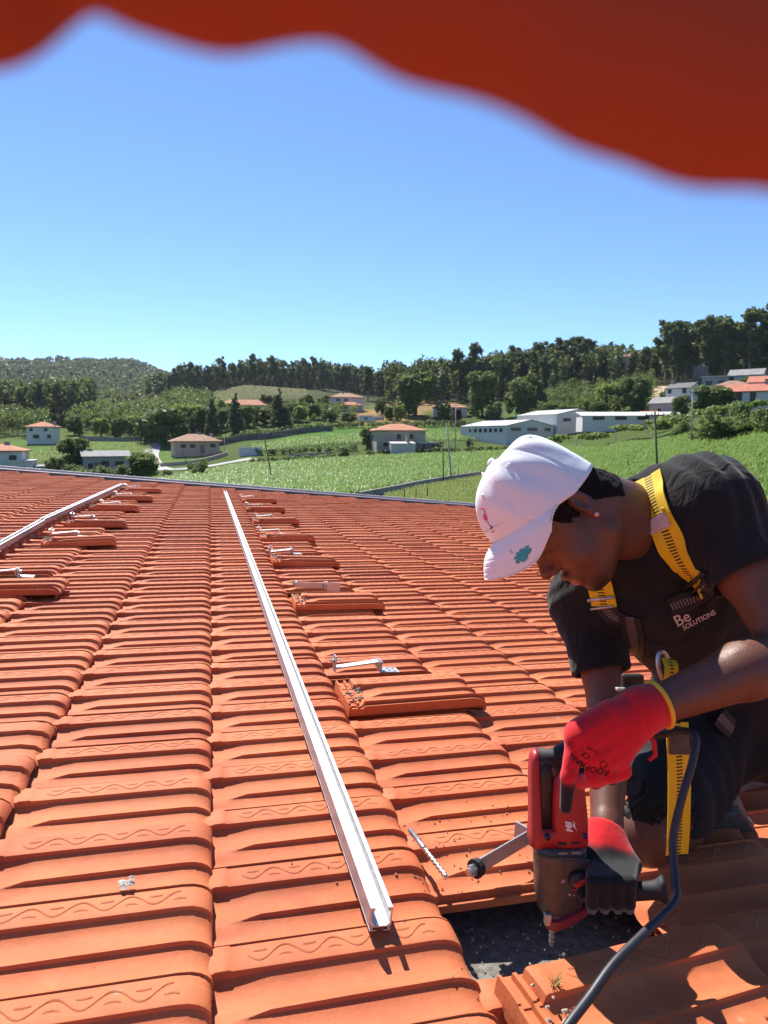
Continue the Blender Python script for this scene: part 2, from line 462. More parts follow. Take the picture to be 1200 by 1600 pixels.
def bil(xi, D):
    xi = np.clip(xi, TX[0], TX[-1]); D = np.clip(D, 0, TD[-1] - 1)
    i = np.clip(np.searchsorted(TX, xi, 'right') - 1, 0, len(TX) - 2); j = np.clip(np.searchsorted(TD, D, 'right') - 1, 0, len(TD) - 2)
    a = (xi - TX[i]) / (TX[i + 1] - TX[i]); b = (D - TD[j]) / (TD[j + 1] - TD[j])
    a = a * a * (3 - 2 * a)
    return (TZ[i, j] * (1 - a) + TZ[i + 1, j] * a) * (1 - b) + (TZ[i, j + 1] * (1 - a) + TZ[i + 1, j + 1] * a) * b
def ground(px, py):
    px = np.asarray(px, float); py = np.asarray(py, float)
    D = np.hypot(px - CAM[0], py - CAM[1])
    z = bil(ximg(px, py), D)
    w = np.clip((D - 230) / 300, 0, 1)
    z = z + w * (2.2 * np.sin(px * .021 + 1.3) * np.sin(py * .017) + 1.1 * np.sin(px * .055 + py * .043))
    w2 = np.clip((D - 900) / 600, 0, 1)
    return z + w2 * (6 * np.sin(px * .011 + 2) + 4 * np.sin(px * .027 + py * .004))
def G(x, D, dz=0.0):                                              # bearing (photo column) and distance to a ground point
    a = az_of(x); px, py = CAM[0] + D * math.sin(a), CAM[1] + D * math.cos(a)
    return np.array([px, py, float(ground(px, py)) + dz])

azs = np.concatenate([np.arange(-180, -24, 4), np.arange(-24, 52, .45), np.arange(52, 180, 4)])
azs = np.radians(azs)
Ds = np.concatenate([[0.01, 15, 35], 45 * 1.033 ** np.arange(0, 125)]); Ds = Ds[Ds < 2600]; Ds = np.concatenate([Ds, [3200, 5000, 9000]])
A_, D_ = np.meshgrid(azs, Ds, indexing='ij')
GX = CAM[0] + D_ * np.sin(A_); GY = CAM[1] + D_ * np.cos(A_); GZ = ground(GX, GY)
na, nd = A_.shape
ii, jj = np.meshgrid(np.arange(na), np.arange(nd - 1), indexing='ij')
i2 = (ii + 1) % na
tq = np.stack([ii * nd + jj, i2 * nd + jj, i2 * nd + jj + 1, ii * nd + jj + 1], -1).reshape(-1, 4)[:, ::-1]
me = quad_mesh('ground', np.stack([GX, GY, GZ], -1), tq, True)
XI = ximg(GX, GY)
def zone(x0, x1, d0, d1, sx=25, sd=12):
    return 1 / (1 + np.exp(-(XI - x0) / sx * 4)) / (1 + np.exp((XI - x1) / sx * 4)) / (1 + np.exp(-(D_ - d0) / sd * 4)) / (1 + np.exp((D_ - d1) / sd * 4))
colr = np.zeros((na, nd, 3)) + np.array([.085, .13, .03])
def blend(m, c):
    global colr
    colr = colr * (1 - m[..., None]) + np.array(c) * m[..., None]
blend(zone(-400, 2000, 330, 9999, 60, 30), (.055, .062, .028))
blend(zone(285, 480, 380, 520, 30, 20), (.125, .135, .055))
blend(zone(540, 660, 238, 300, 12, 8), (.34, .22, .10))
blend(zone(590, 700, 285, 340, 20, 12), (.30, .21, .11))
blend(zone(925, 1050, 265, 330, 20, 12), (.33, .24, .13))
blend(zone(800, 880, 255, 290, 8, 10), (.14, .26, .04))
blend(zone(-400, 290, 900, 2600, 30, 100), (.06, .07, .05))
blend(zone(125, 165, 1350, 1500, 20, 40), (.16, .13, .10))
blend(zone(205, 245, 900, 1050, 8, 40), (.26, .20, .14))
blend(zone(-400, 300, 170, 250, 30, 10), (.10, .18, .035))
blend(zone(440, 700, 196, 232, 20, 8), (.09, .20, .03))
ca = me.color_attributes.new('zone', 'FLOAT_COLOR', 'POINT')
ca.data.foreach_set('color', np.concatenate([colr, np.ones((na, nd, 1))], -1).astype(np.float32).ravel())
t = NT('earth_and_grass'); t.set(Roughness=.95); t.b.inputs['Specular IOR Level'].default_value = .1
va = t.node('ShaderNodeVertexColor'); va.layer_name = 'zone'
g1 = t.noise(.12, 8, .7); g2 = t.noise(1.6, 6, .7)
cc = t.mix(t.ramp(g1.outputs[0], [(.35, (0, 0, 0)), (.68, (1, 1, 1))]).outputs[0], va.outputs[0], (.6, .62, .5), 'MULTIPLY')
cc = t.mix(t.math('MULTIPLY', g2.outputs[0], .55), cc, (.9, .75, .5), 'MULTIPLY')
t.link(cc, t.b.inputs['Base Color']); t.bump(g2.outputs[0], .8, .5)
o = put('ground', me, t.m); o['kind'] = 'structure'

# ------------------------------------------------------------------ leaves, trees
def leaf_quads(rng, centers, radii, n, size, flat=.35, shell=.55):
    centers = np.asarray(centers, float); radii = np.asarray(radii, float)
    w = radii.prod(1) ** .66; k = rng.choice(len(centers), n, p=w / w.sum())
    d = rng.normal(size=(n, 3)); d /= np.linalg.norm(d, axis=1)[:, None]
    r = shell + (1 - shell) * rng.random(n) ** .6
    r *= 1 + .16 * rng.normal(size=n)
    p = centers[k] + d * radii[k] * r[:, None]
    nv = d + rng.normal(size=(n, 3)) * .7 + np.array([0, 0, flat]); nv /= np.linalg.norm(nv, axis=1)[:, None]
    a = np.cross(nv, rng.normal(size=(n, 3))); a /= np.linalg.norm(a, axis=1)[:, None]; b = np.cross(nv, a)
    s = size * (.55 + .9 * rng.random(n))[:, None]; el = (1.1 + .6 * rng.random(n))[:, None]
    V_ = np.stack([p - a * s * .15 - b * s * el, p + a * s - b * s * .2 * el, p + a * s * .1 + b * s * el, p - a * s + b * s * .15 * el], 1)
    lv = np.clip(.5 + .28 * rng.normal(size=n) + .25 * (rng.random(len(centers))[k] - .5), 0, 1)
    return V_.reshape(-1, 3), np.repeat(lv, 4)
def crown_mesh(name, V_, lv, mat):
    q = np.arange(len(V_)).reshape(-1, 4)
    me = quad_mesh(name, V_, q); attr_point(me, 'lv', lv); me.materials.append(mat); return me
M_BARK = simple('bark', (.13, .10, .075), .95, var=.35, scale=4, bump=.5, bdist=.05)
M_BARKP = simple('pale_bark', (.26, .21, .16), .9, var=.35, scale=3)
ML = dict(
    euc=leaf_mat('eucalyptus_leaves', (.030, .060, .024), (.080, .125, .046), .2),
    round=leaf_mat('broad_leaves', (.026, .062, .014), (.088, .150, .030), .24),
    lime=leaf_mat('bright_leaves', (.09, .16, .025), (.22, .30, .055), .4),
    con=leaf_mat('conifer_needles', (.028, .05, .03), (.065, .098, .05), .2),
    shrub=leaf_mat('shrub_leaves', (.042, .085, .022), (.115, .17, .045), .28),
    plum=leaf_mat('purple_leaves', (.045, .022, .028), (.08, .045, .04), .2))
def trunk_mb(rng, h, r, lean=.04, limbs=5, top=.85, spread=.22, lo=.35):
    mb = MB(); ph = rng.uniform(0, 6.28)
    pts = [np.array([math.sin(ph + 2.2 * q) * lean * h * q, math.cos(ph + 1.7 * q) * lean * h * q, h * top * q - (.04 * h if q == 0 else 0)]) for q in np.linspace(0, 1, 6)]
    mb.tube(pts, [r * (1.15 - .95 * q) for q in np.linspace(0, 1, 6)], 6)
    tips = [pts[-1]]
    for i in range(limbs):
        q = lo + (top - lo - .05) * (i + rng.random()) / limbs; a = rng.uniform(0, 6.28)
        b0 = pts[0] + (pts[-1] - pts[0]) * (q / top)
        k = min(4, int(q / top * 5)); f_ = q / top * 5 - k; b0 = pts[k] * (1 - f_) + pts[k + 1] * f_
        e = b0 + np.array([math.cos(a) * spread * h, math.sin(a) * spread * h, h * rng.uniform(.08, .2)]) * rng.uniform(.6, 1.05)
        mb.tube([b0, (b0 + e) / 2 + np.array([0, 0, -.015 * h]), e], [r * .45, r * .3, r * .12], 5); tips.append(e)
    return mb, tips
PROTO = {}
def proto(kind, i, dense=1.0):
    key = (kind, i)
    if key in PROTO: return PROTO[key]
    rng = np.random.default_rng(hash(kind) % 1 + i * 17 + len(kind) * 101)
    if kind == 'euc':                                             # unit heights: 20 m
        mb, tips = trunk_mb(rng, 20, .28, .03, 7, .92, .13, .38)
        C = [t_ + rng.normal(size=3) * .4 for t_ in tips]; C += [np.array([rng.normal() * 1.1, rng.normal() * 1.1, z]) for z in rng.uniform(5.5, 18.5, 10)]
        C += [tips[0] + np.array([0, 0, .6])]
        Rr = [np.array([1, 1, 1.0]) * rng.uniform(1.2, 2.0) * (1.15 - .45 * c[2] / 20) for c in C]
        V_, lv = leaf_quads(rng, C, Rr, 3000, .30, .1, .25); m = ML['euc']; bk = M_BARKP
    elif kind == 'pine':
        mb, tips = trunk_mb(rng, 16, .26, .03, 7, .95, .14, .3)
        C = [np.array([rng.normal() * .7, rng.normal() * .7, z]) for z in np.linspace(5.5, 15.2, 11)]; Rr = [np.array([1, 1, .8]) * max(.8, 2.6 * (1.12 - c[2] / 16)) * rng.uniform(.8, 1.2) for c in C]
        V_, lv = leaf_quads(rng, C, Rr, 1900, .28, .15, .35); m = ML['con'] if i % 2 else ML['euc']; bk = M_BARK
    elif kind in ('round', 'lime', 'plum'):                       # 10 m
        mb, tips = trunk_mb(rng, 10, .32, .03, 7, .7, .25, .2)
        C = list(tips); 
        for _ in range(21):
            a = rng.uniform(0, 6.28); z = rng.uniform(1.2, 8.8); rr_ = 3.5 * math.sqrt(max(.05, 1 - ((z - 4.6) / 5.0) ** 2)) * rng.uniform(.45, .95)
            C.append(np.array([rr_ * math.cos(a), rr_ * math.sin(a), z]))
        Rr = [np.array([1, 1, .85]) * rng.uniform(.95, 1.75) for _ in C]
        V_, lv = leaf_quads(rng, C, Rr, 4200, .24, .35, .5); m = ML[kind]; bk = M_BARK
    elif kind == 'cone':                                          # 12 m cedar or cypress
        mb, tips = trunk_mb(rng, 12, .25, .01, 3, .95, .05, .3)
        C, Rr = [], []
        for z in np.linspace(.9, 11.6, 16):
            w = 2.7 * (1 - z / 12.2) ** .8 + .15
            for q in range(5 if w > .9 else 2):
                a = rng.uniform(0, 6.28); C.append(np.array([w * .6 * math.cos(a), w * .6 * math.sin(a), z + rng.normal() * .2])); Rr.append(np.array([w * .55, w * .55, .42]))
        V_, lv = leaf_quads(rng, C, Rr, 3000, .20, .2, .4); m = ML['con']; bk = M_BARK
    else:                                                         # shrub, 3 m
        mb = MB(); C = []
        for q in range(6):
            a = rng.uniform(0, 6.28); e = np.array([math.cos(a) * rng.uniform(.3, 1.1), math.sin(a) * rng.uniform(.3, 1.1), rng.uniform(1.1, 2.3)])
            mb.tube([(0, 0, -.3), e * .5, e], [.07, .05, .02], 5); C.append(e)
        C += [np.array([rng.normal() * .7, rng.normal() * .7, rng.uniform(.5, 1.6)]) for _ in range(5)]
        Rr = [np.array([1, 1, .9]) * rng.uniform(.5, .85) for _ in C]
        V_, lv = leaf_quads(rng, C, Rr, 1700, .105, .35, .45); m = ML['shrub']; bk = M_BARK
    cm = crown_mesh('crown', V_, lv, m)
    tm = mesh_of('trunk', mb.v, mb.f, True); tm.materials.append(bk)
    PROTO[key] = (cm, tm); return PROTO[key]
UNIT = dict(euc=20, pine=16, round=10, lime=10, plum=10, cone=12, shrub=3)
trng = np.random.default_rng(11)
def tree(name, kind, x, D, h, label, cat='tree', group=None, wide=1.0, var=None, pos=None):
    p = G(x, D) if pos is None else np.asarray(pos)
    var = int(trng.integers(0, 3)) if var is None else var
    cm, tm = proto(kind, var)
    s = h / UNIT[kind]
    root = empty(name, p, float(trng.uniform(0, 6.28)))
    root.scale = (s * wide, s * wide, s)
    put('crown', cm, None, root); put('trunk', tm, None, root)
    tag(root, label, cat, group); return root

def wood(name, label, pts, kinds, hs, per=260, size=.55):          # many far trees that read as one mass
    rng = np.random.default_rng(len(pts)); VVs, LVs, TV, TF = [], [], [], []
    for (px, py, pz), kd, h in zip(pts, kinds, hs):
        n = per
        if kd == 'r':
            C = [np.array([rng.normal() * h * .16, rng.normal() * h * .16, h * q]) for q in (.4, .55, .62, .7, .8)]; Rr = [np.array([1, 1, .9]) * h * rng.uniform(.17, .27) for _ in C]
        else:
            C = [np.array([rng.normal() * h * .05, rng.normal() * h * .05, h * q]) for q in (.22, .34, .45, .56, .66, .76, .85, .93)]; Rr = [np.array([1, 1, 1.3]) * h * rng.uniform(.07, .135) for _ in C]
        V_, lv = leaf_quads(rng, C, Rr, n, size * (h / 15) ** .5, .15, .35)
        VVs.append(V_ + np.array([px, py, pz])); LVs.append(np.clip(lv + rng.uniform(-.25, .25), 0, 1))
        b = len(TV) * 1
        r = h * .010
        base = [(px - r, py - r, pz - 1), (px + r, py - r, pz - 1), (px, py + r, pz - 1), (px - r * .4, py - r * .4, pz + h * .85), (px + r * .4, py - r * .4, pz + h * .85), (px, py + r * .4, pz + h * .85)]
        TV += base; TF += [(b, b + 1, b + 4, b + 3), (b + 1, b + 2, b + 5, b + 4), (b + 2, b, b + 3, b + 5)]
    V_ = np.concatenate(VVs); lv = np.concatenate(LVs)
    nl = len(V_)
    V2 = np.concatenate([V_, np.array(TV)]); Q2 = np.concatenate([np.arange(nl).reshape(-1, 4), np.array(TF) + nl])
    me = quad_mesh(name, V2, Q2); attr_point(me, 'lv', np.concatenate([lv, np.zeros(len(TV))]))
    me.materials.append(None); me.materials.append(M_BARKP)
    mi = np.zeros(len(Q2), dtype=np.int32); mi[nl // 4:] = 1; me.polygons.foreach_set('material_index', mi)
    o = put(name, me); o['kind'] = 'stuff'; o['label'] = label; o['category'] = 'woodland'
    return o
def scatter(x0, x1, d0, d1, n, seed, mind=4.0):
    rng = np.random.default_rng(seed); out = []
    tries = 0
    while len(out) < n and tries < n * 12:
        tries += 1
        p = G(rng.uniform(x0, x1), math.sqrt(rng.uniform(d0 * d0, d1 * d1)))
        if all((p[0] - q[0]) ** 2 + (p[1] - q[1]) ** 2 > mind * mind for q in out[-160:]): out.append(p)
    return out
def mkwood(name, label, x0, x1, d0, d1, n, hk, hr, seed, kind='e', mat='euc', per=260, size=.55, mind=4.0):
    pts = scatter(x0, x1, d0, d1, n, seed, mind); rng = np.random.default_rng(seed + 5)
    o = wood(name, label, pts, [kind] * len(pts), [hk + hr * rng.uniform(-1, 1) for _ in pts], per, size)
    o.data.materials[0] = ML[mat]; return o
mkwood('distant_wood', 'hazy dark wood covering the far hill on the left skyline', -160, 330, 1000, 1800, 2600, 10, 4, 3, 'r', 'con', 40, 1.7, 6)
mkwood('pine_wood', 'dense dark wood on the left slope above the white houses', -120, 150, 330, 520, 420, 17, 3, 5, 'e', 'euc', 260, .5)
mkwood('valley_wood', 'lighter green mixed wood in the valley left of the clearing', 120, 330, 275, 420, 240, 9.5, 3, 6, 'r', 'round', 200, .42)
mkwood('ridge_wood', 'dark pine wood along the ridge behind the grassy clearing', 235, 640, 505, 600, 460, 18, 3.5, 7, 'e', 'euc', 240, .55)
mkwood('hill_wood', 'dark wood on the right hill behind the warehouse', 600, 960, 320, 500, 560, 16, 3.5, 8, 'e', 'euc', 240, .5)
mkwood('upper_wood', 'wood on the far right hillside below the tall grove', 900, 1330, 345, 520, 300, 15, 3.5, 9, 'e', 'euc', 220, .5)
mkwood('hillside_scrub', 'low mixed scrub on the slope right of the warehouse', 830, 1010, 235, 330, 130, 6, 2, 10, 'r', 'round', 200, .34)
mkwood('left_thicket', 'dark thicket at the left edge behind the white house', -140, 70, 255, 330, 110, 8, 2.5, 12, 'r', 'round', 200, .38)
mkwood('garden_scrub', 'green garden scrub below the clearing on the hillside', 380, 560, 245, 330, 90, 4.2, 1.4, 13, 'r', 'shrub', 190, .28, 5)

mkwood('middle_wood', 'mixed wood filling the valley below the far hill', 90, 290, 480, 980, 520, 12, 3, 14, 'r', 'euc', 110, .8, 6)
# trees one can tell apart
gE = 'eucalyptus row on the ridge'
for i in range(34):
    x = 255 + i * 11.2 + trng.uniform(-4, 4)
    tree('eucalyptus_tree', 'euc', x, trng.uniform(478, 505), trng.uniform(16, 22), 'tall eucalyptus in the row along the ridge behind the clearing', group=gE, wide=1.0)
gT = 'tall grove on the right skyline'
for i in range(27):
    x = 1036 + i * 8.2 + trng.uniform(-4, 4)
    tree('eucalyptus_tree', 'euc', x, trng.uniform(296, 340), trng.uniform(21, 27) if i > 2 else 26, 'tall eucalyptus in the grove on the right skyline', group=gT, wide=1.15)
gM = 'trees on the hill above the warehouse'
for (x, D, h) in [(715, 330, 23), (742, 330, 25), (700, 345, 18), (780, 340, 19), (800, 350, 22), (822, 345, 20), (838, 350, 23), (858, 355, 22), (872, 350, 24), (888, 355, 24), (902, 345, 24), (915, 350, 23), (760, 350, 18), (575, 360, 17), (595, 350, 15), (620, 370, 18), (640, 360, 16), (660, 365, 17), (935, 345, 15), (958, 340, 14), (980, 345, 14), (1003, 340, 17), (1018, 335, 14), (870, 340, 18), (846, 330, 17), (675, 350, 18)]:
    tree('eucalyptus_tree', 'euc', x, D, h, 'tall eucalyptus on the hill above the white warehouse', group=gM, wide=1.15)
for (kind, x, D, h, w, lab) in [
    ('round', 648, 262, 17.5, 1.25, 'large dark round tree above the beige house with orange roof'),
    ('round', 752, 262, 17.5, .85, 'tall round tree with sunlit top, left of its darker twin above the warehouse'),
    ('round', 812, 262, 17.5, .85, 'dark round tree beside the cedar above the middle of the warehouse'),
    ('cone', 842, 262, 14, 1.0, 'dark cedar right of the two round trees above the warehouse'),
    ('cone', 438, 232, 13, 1.45, 'broad dark cedar in front of the long orange roof'),
    ('cone', 370, 232, 12.5, 1.15, 'narrow dark fir left of the broad cedar near the orange roof'),
    ('cone', 334, 230, 14, .85, 'slim pointed cypress left of the orange roofed villa'),
    ('cone', 303, 232, 9, 1.0, 'dark conifer standing behind the pink house'),
    ('round', 265, 226, 12, 1.4, 'wide dark tree at the bend of the road'),
    ('round', 238, 236, 10, 1.2, 'dark tree left of the road bend'),
    ('lime', 285, 262, 11, 1.0, 'bright yellow green tree in the valley wood'),
    ('lime', 312, 262, 10, .9, 'smaller bright green tree beside the yellow green one'),
    ('round', 420, 300, 8.5, 1.0, 'round tree at the foot of the grassy clearing'),
    ('round', 480, 285, 8, 1.0, 'round grey green tree left of the house on the hill'),
    ('round', 506, 285, 7.5, .9, 'dark tree touching the left wall of the house on the hill'),
    ('round', 595, 268, 7.5, .75, 'small dark tree on the dry lawn right of the hill house'),
    ('lime', 527, 262, 4.6, .8, 'small pale green tree below the house on the hill'),
    ('plum', 711, 236, 6, .8, 'dark red leaved tree between the round trees'),
    ('round', 573, 182, 5.6, .8, 'dark bush tree against the left corner of the beige house'),
    ('round', 117, 148, 7.5, 1.0, 'round tree left of the small grey roofed house'),
    ('round', 88, 133, 4.4, 1.0, 'dark low tree in front of the round one near the left houses'),
    ('round', 224, 108, 5.2, 1.15, 'dark bushy tree just beyond the roof edge by the road'),
    ('shrub', 130, 118, 3.2, 1.2, 'grey green shrub in front of the small grey roofed house'),
    ('shrub', 112, 124, 3.0, 1.0, 'shrub left of the grey green one below the small house'),
    ('shrub', 162, 122, 3.0, 1.0, 'olive shrub in front of the small house wall'),
    ('shrub', 190, 128, 2.6, .9, 'small round shrub at the right corner of the small house'),
    ('shrub', 260, 120, 2.0, 1.0, 'little shrub right of the dark bushy tree by the road'),
    ('shrub', 313, 128, 3.9, .9, 'pale shrub tree between the leaning posts in the corn'),
    ('shrub', 30, 118, 2.6, 1.3, 'dark shrub below the left edge houses'),
    ('shrub', 55, 122, 2.4, 1.2, 'second dark shrub below the left edge houses'),
    ('shrub', 212, 150, 3.5, 1.2, 'green shrub left of the grey road'),
    ('shrub', 535, 160, 3.2, 1.3, 'dark shrub at the field edge left of the beige house'),
    ('round', 1105, 170, 8.5, 1.35, 'large leafy tree right of the white gabled house'),
    ('round', 1060, 190, 6.5, .9, 'dark tree in front of the white gabled house'),
    ('round', 985, 238, 11.5, 1.2, 'big dark tree on the slope above the long white shed'),
    ('lime', 945, 245, 11, .95, 'sunlit green tree on the slope above the long white shed'),
    ('round', 965, 246, 10, .7, 'dark tree behind the sunlit one on the slope'),
    ('round', 918, 240, 6.5, 1.0, 'round shrubby tree above the warehouse gap'),
    ('round', 880, 236, 6, 1.2, 'low wide tree above the right end of the warehouse'),
    ('shrub', 1118, 112, 5.2, 1.3, 'large dark clipped bush in the field behind the worker'),
    ('shrub', 1145, 116, 5.5, .9, 'dark bush adjoining the large clipped bush'),
    ('shrub', 1168, 112, 3.8, .9, 'pale grey bush right of the dark clipped bushes'),
    ('shrub', 1190, 108, 4.2, 1.0, 'rightmost bush behind the worker at the picture edge'),
    ('shrub', 1064, 128, 3.4, .7, 'small thin bush left of the concrete post'),
    ('shrub', 733, 186, 2.4, .9, 'small bush against the warehouse front wall'),
    ('shrub', 682, 180, 2.6, 1.2, 'bush by the pole right of the beige house'),
    ('round', 1140, 215, 7, 1.0, 'round tree among the red roofed houses'),
    ('round', 1152, 224, 8, 1.2, 'leafy tree in front of the long grey roofed house'),
    ('round', 1180, 205, 6.5, 1.2, 'leafy tree behind the red tiled roof at the right edge'),
    ('round', 1000, 265, 7, .9, 'dark tree beside the sandy track on the hillside')]:
    nm = {'round': 'round_tree', 'cone': 'conifer_tree', 'lime': 'bright_tree', 'plum': 'purple_tree', 'shrub': 'shrub'}[kind]
    tree(nm, kind, x, D, h, lab, 'shrub' if kind == 'shrub' else 'tree', wide=w)

gG = 'garden trees around the pink house and villa'
for (x, D, h, w, k) in [(228, 246, 9, 1.1, 'round'), (250, 252, 10, 1.2, 'round'), (278, 244, 9, 1.2, 'round'), (318, 250, 10, 1.1, 'round'), (346, 246, 9, 1.1, 'round'), (356, 258, 10, 1.0, 'lime'), (388, 244, 8, 1.0, 'round'), (404, 250, 7, 1.0, 'round'), (420, 244, 7, 1.2, 'round'), (455, 252, 7, 1.1, 'round'), (470, 246, 6, 1.2, 'lime'), (492, 252, 6, 1.2, 'round'), (515, 246, 5, 1.3, 'round'), (545, 240, 4.5, 1.4, 'round'), (610, 250, 5.5, 1.1, 'round'), (626, 246, 6, 1.0, 'lime'), (692, 250, 6, 1.2, 'round'), (770, 252, 7, 1.1, 'round'), (862, 246, 6, 1.2, 'round'), (900, 238, 5.5, 1.3, 'lime'), (930, 236, 6, 1.2, 'round'), (1020, 226, 6, 1.2, 'round'), (1040, 232, 7, 1.1, 'round'), (1125, 226, 6, 1.2, 'round'), (160, 262, 7, 1.1, 'lime'), (190, 258, 7.5, 1.1, 'round'), (205, 265, 8, 1.1, 'lime'), (120, 262, 7, 1.1, 'round')]:
    tree('garden_tree', k, x, D, h, 'leafy green tree in the belt of gardens along the foot of the hill', 'tree', gG, w)
# ------------------------------------------------------------------ corn, hedges, vines, grass
M_CORN = leaf_mat('corn_leaves', (.06, .135, .02), (.17, .29, .06), .34, .42)
M_VINE = leaf_mat('vine_leaves', (.06, .115, .018), (.15, .22, .045), .35)
M_GRASS = leaf_mat('grass_blades', (.09, .15, .02), (.22, .26, .06), .35)
def blades(pts, rng, per, h, wdt, bend):
    n = len(pts) * per
    P0 = np.repeat(pts, per, 0) + np.concatenate([rng.normal(size=(n, 2)) * h * .05, np.zeros((n, 1))], 1)
    a = rng.uniform(0, 2 * PI, n); hh = h * rng.uniform(.55, 1.05, n); out = np.stack([np.cos(a), np.sin(a), np.zeros(n)], 1); sd = np.stack([-np.sin(a), np.cos(a), np.zeros(n)], 1)
    z = np.array([0, 0, 1.0]); rr = (bend * rng.uniform(.5, 1.3, n) * h)[:, None]; z0 = (hh * rng.uniform(.1, .7, n))[:, None]; hz = hh[:, None]
    A = P0 + z * z0; B = P0 + z * (z0 + (hz - z0) * .72) + out * rr * .5; C = P0 + z * (z0 + (hz - z0) * .5) + out * rr
    w = wdt
    V_ = np.stack([A - sd * w * .5, A + sd * w * .5, B + sd * w, B - sd * w, C + sd * w * .2, C - sd * w * .2], 1)
    lv = np.repeat(np.clip(rng.normal(.5, .27, n), 0, 1), 6)
    b = np.arange(n)[:, None] * 6
    Q = np.concatenate([b + np.array([0, 1, 2, 3]), b + np.array([3, 2, 4, 5])], 0)
    return V_.reshape(-1, 3), Q, lv
def field(name, label, cat, poly, step, h, per, wdt, bend, mat, seed, jitter=.5):
    rng = np.random.default_rng(seed); P_ = np.array([G(x, D)[:2] for x, D in poly])
    lo, hi = P_.min(0), P_.max(0)
    gx, gy = np.meshgrid(np.arange(lo[0], hi[0], step), np.arange(lo[1], hi[1], step))
    q = np.stack([gx.ravel(), gy.ravel()], 1); q += rng.uniform(-jitter, jitter, q.shape) * step
    ins = np.zeros(len(q), bool); m = len(P_)
    for i in range(m):
        x1, y1 = P_[i]; x2, y2 = P_[(i + 1) % m]
        c = ((y1 > q[:, 1]) != (y2 > q[:, 1])) & (q[:, 0] < (x2 - x1) * (q[:, 1] - y1) / (y2 - y1 + 1e-9) + x1)
        ins ^= c
    q = q[ins]
    pts = np.concatenate([q, ground(q[:, 0], q[:, 1])[:, None]], 1)
    V_, Q, lv = blades(pts, rng, per, h, wdt, bend)
    me = quad_mesh(name, V_, Q); attr_point(me, 'lv', lv); me.materials.append(mat)
    o = put(name, me); o['kind'] = 'stuff'; o['label'] = label; o['category'] = cat; return o
field('corn_field', 'bright green corn field spreading beyond the roof edge', 'corn',
      [(180, 96), (285, 128), (375, 150), (470, 152), (560, 160), (700, 168), (800, 172), (900, 158), (1010, 132), (1010, 66), (900, 64), (860, 112), (760, 125), (700, 112), (650, 102), (600, 92), (560, 84), (400, 72), (250, 72)], .50, 1.35, 4, .055, .62, M_CORN, 1)
field('corn_plot', 'corn plot on the rising ground behind the worker', 'corn',
      [(1010, 132), (1300, 135), (1350, 45), (1010, 48)], .46, 1.25, 4, .05, .62, M_CORN, 2)
field('upper_corn', 'narrow strip of corn below the hedge on the rising slope', 'corn',
      [(395, 196), (480, 204), (575, 212), (690, 214), (760, 214), (760, 200), (690, 196), (575, 192), (470, 186), (395, 182)], .75, 1.3, 4, .07, .5, M_CORN, 3)
field('upper_meadow', 'green meadow strip between the left houses', 'grass',
      [(40, 205), (130, 235), (240, 240), (240, 200), (130, 185), (40, 180)], .9, .8, 3, .08, .5, M_GRASS, 4)
field('rough_grass', 'rough sunlit grass inside the low stone wall', 'grass',
      [(590, 60), (600, 86), (650, 98), (700, 108), (752, 119), (860, 108), (880, 60)], .28, .55, 3, .02, .35, M_GRASS, 5)
field('roadside_grass', 'bright grass verge beyond the dark bushy tree', 'grass',
      [(120, 108), (200, 116), (330, 122), (330, 96), (200, 92), (120, 92)], .5, .6, 3, .04, .35, M_GRASS, 6)
field('dry_grass', 'dry tufted grass on the cleared hillside', 'grass', [(295, 385), (480, 385), (480, 490), (300, 495)], 1.7, .9, 3, .22, .5, leaf_mat('dry_tufts', (.10, .12, .045), (.28, .25, .13), .25), 7)
def hedge(name, label, pts, h, w, mat, n=60, size=.16, cat='hedge', group=None, posts=False):
    rng = np.random.default_rng(len(pts) * 7 + int(pts[0][0]))
    Wp = [G(*p) for p in pts]; root = empty(name, Wp[0])
    C, Rr = [], []
    for a, b in zip(Wp[:-1], Wp[1:]):
        L = np.linalg.norm(b - a); m = max(2, int(L / (w * .9)))
        for q in range(m):
            p = a + (b - a) * (q + rng.random() * .6) / m
            p[2] = float(ground(p[0], p[1])) + (h * .55 if not posts else h * .86); C.append(p - Wp[0] + rng.normal(size=3) * np.array([.12, .12, .08]) * w)
            Rr.append(np.array([w * .62, w * .62, (h * .5 if not posts else h * .2)]) * rng.uniform(.85, 1.15))
    V_, lv = leaf_quads(rng, C, Rr, n * len(C), size, .5, .5)
    put('foliage', crown_mesh('foliage', V_, lv, mat), None, root)
    if posts:
        tot = 0
        for a, b in zip(Wp[:-1], Wp[1:]):
            L = np.linalg.norm(b - a)
            for q in range(int(L / 6)):
                p = a + (b - a) * q * 6 / L; p[2] = float(ground(p[0], p[1]))
                mb = MB(); mb.box((0, 0, h * .4), (.14, .14, h * .95)); mb.build('post', MATS['post_stone'], root, loc=p - Wp[0])
    tag(root, label, cat, group); return root
simple('post_stone', (.36, .34, .31), .9, var=.2, scale=5)
hedge('hedge', 'dark clipped hedge between the upper corn and the hillside gardens', [(380, 219), (470, 224), (560, 229), (690, 232)], 2.0, 1.6, ML['shrub'], 70, .2)
hedge('hedge', 'long dark hedge above the warehouse', [(690, 233), (780, 228), (880, 224)], 2.2, 1.6, ML['con'], 70, .2)
hedge('hedge', 'pale hedge along the lane below the upper corn', [(400, 178), (470, 176), (560, 178)], 1.6, 1.3, ML['shrub'], 70, .17)
hedge('hedge', 'low yellow green hedge at the far edge of the corn', [(395, 160), (470, 158), (545, 163)], 1.2, 1.2, M_VINE, 70, .16)
hedge('hedge', 'hedge bordering the corn in front of the warehouse', [(575, 170), (700, 175), (830, 178)], 1.2, 1.2, ML['shrub'], 70, .16)
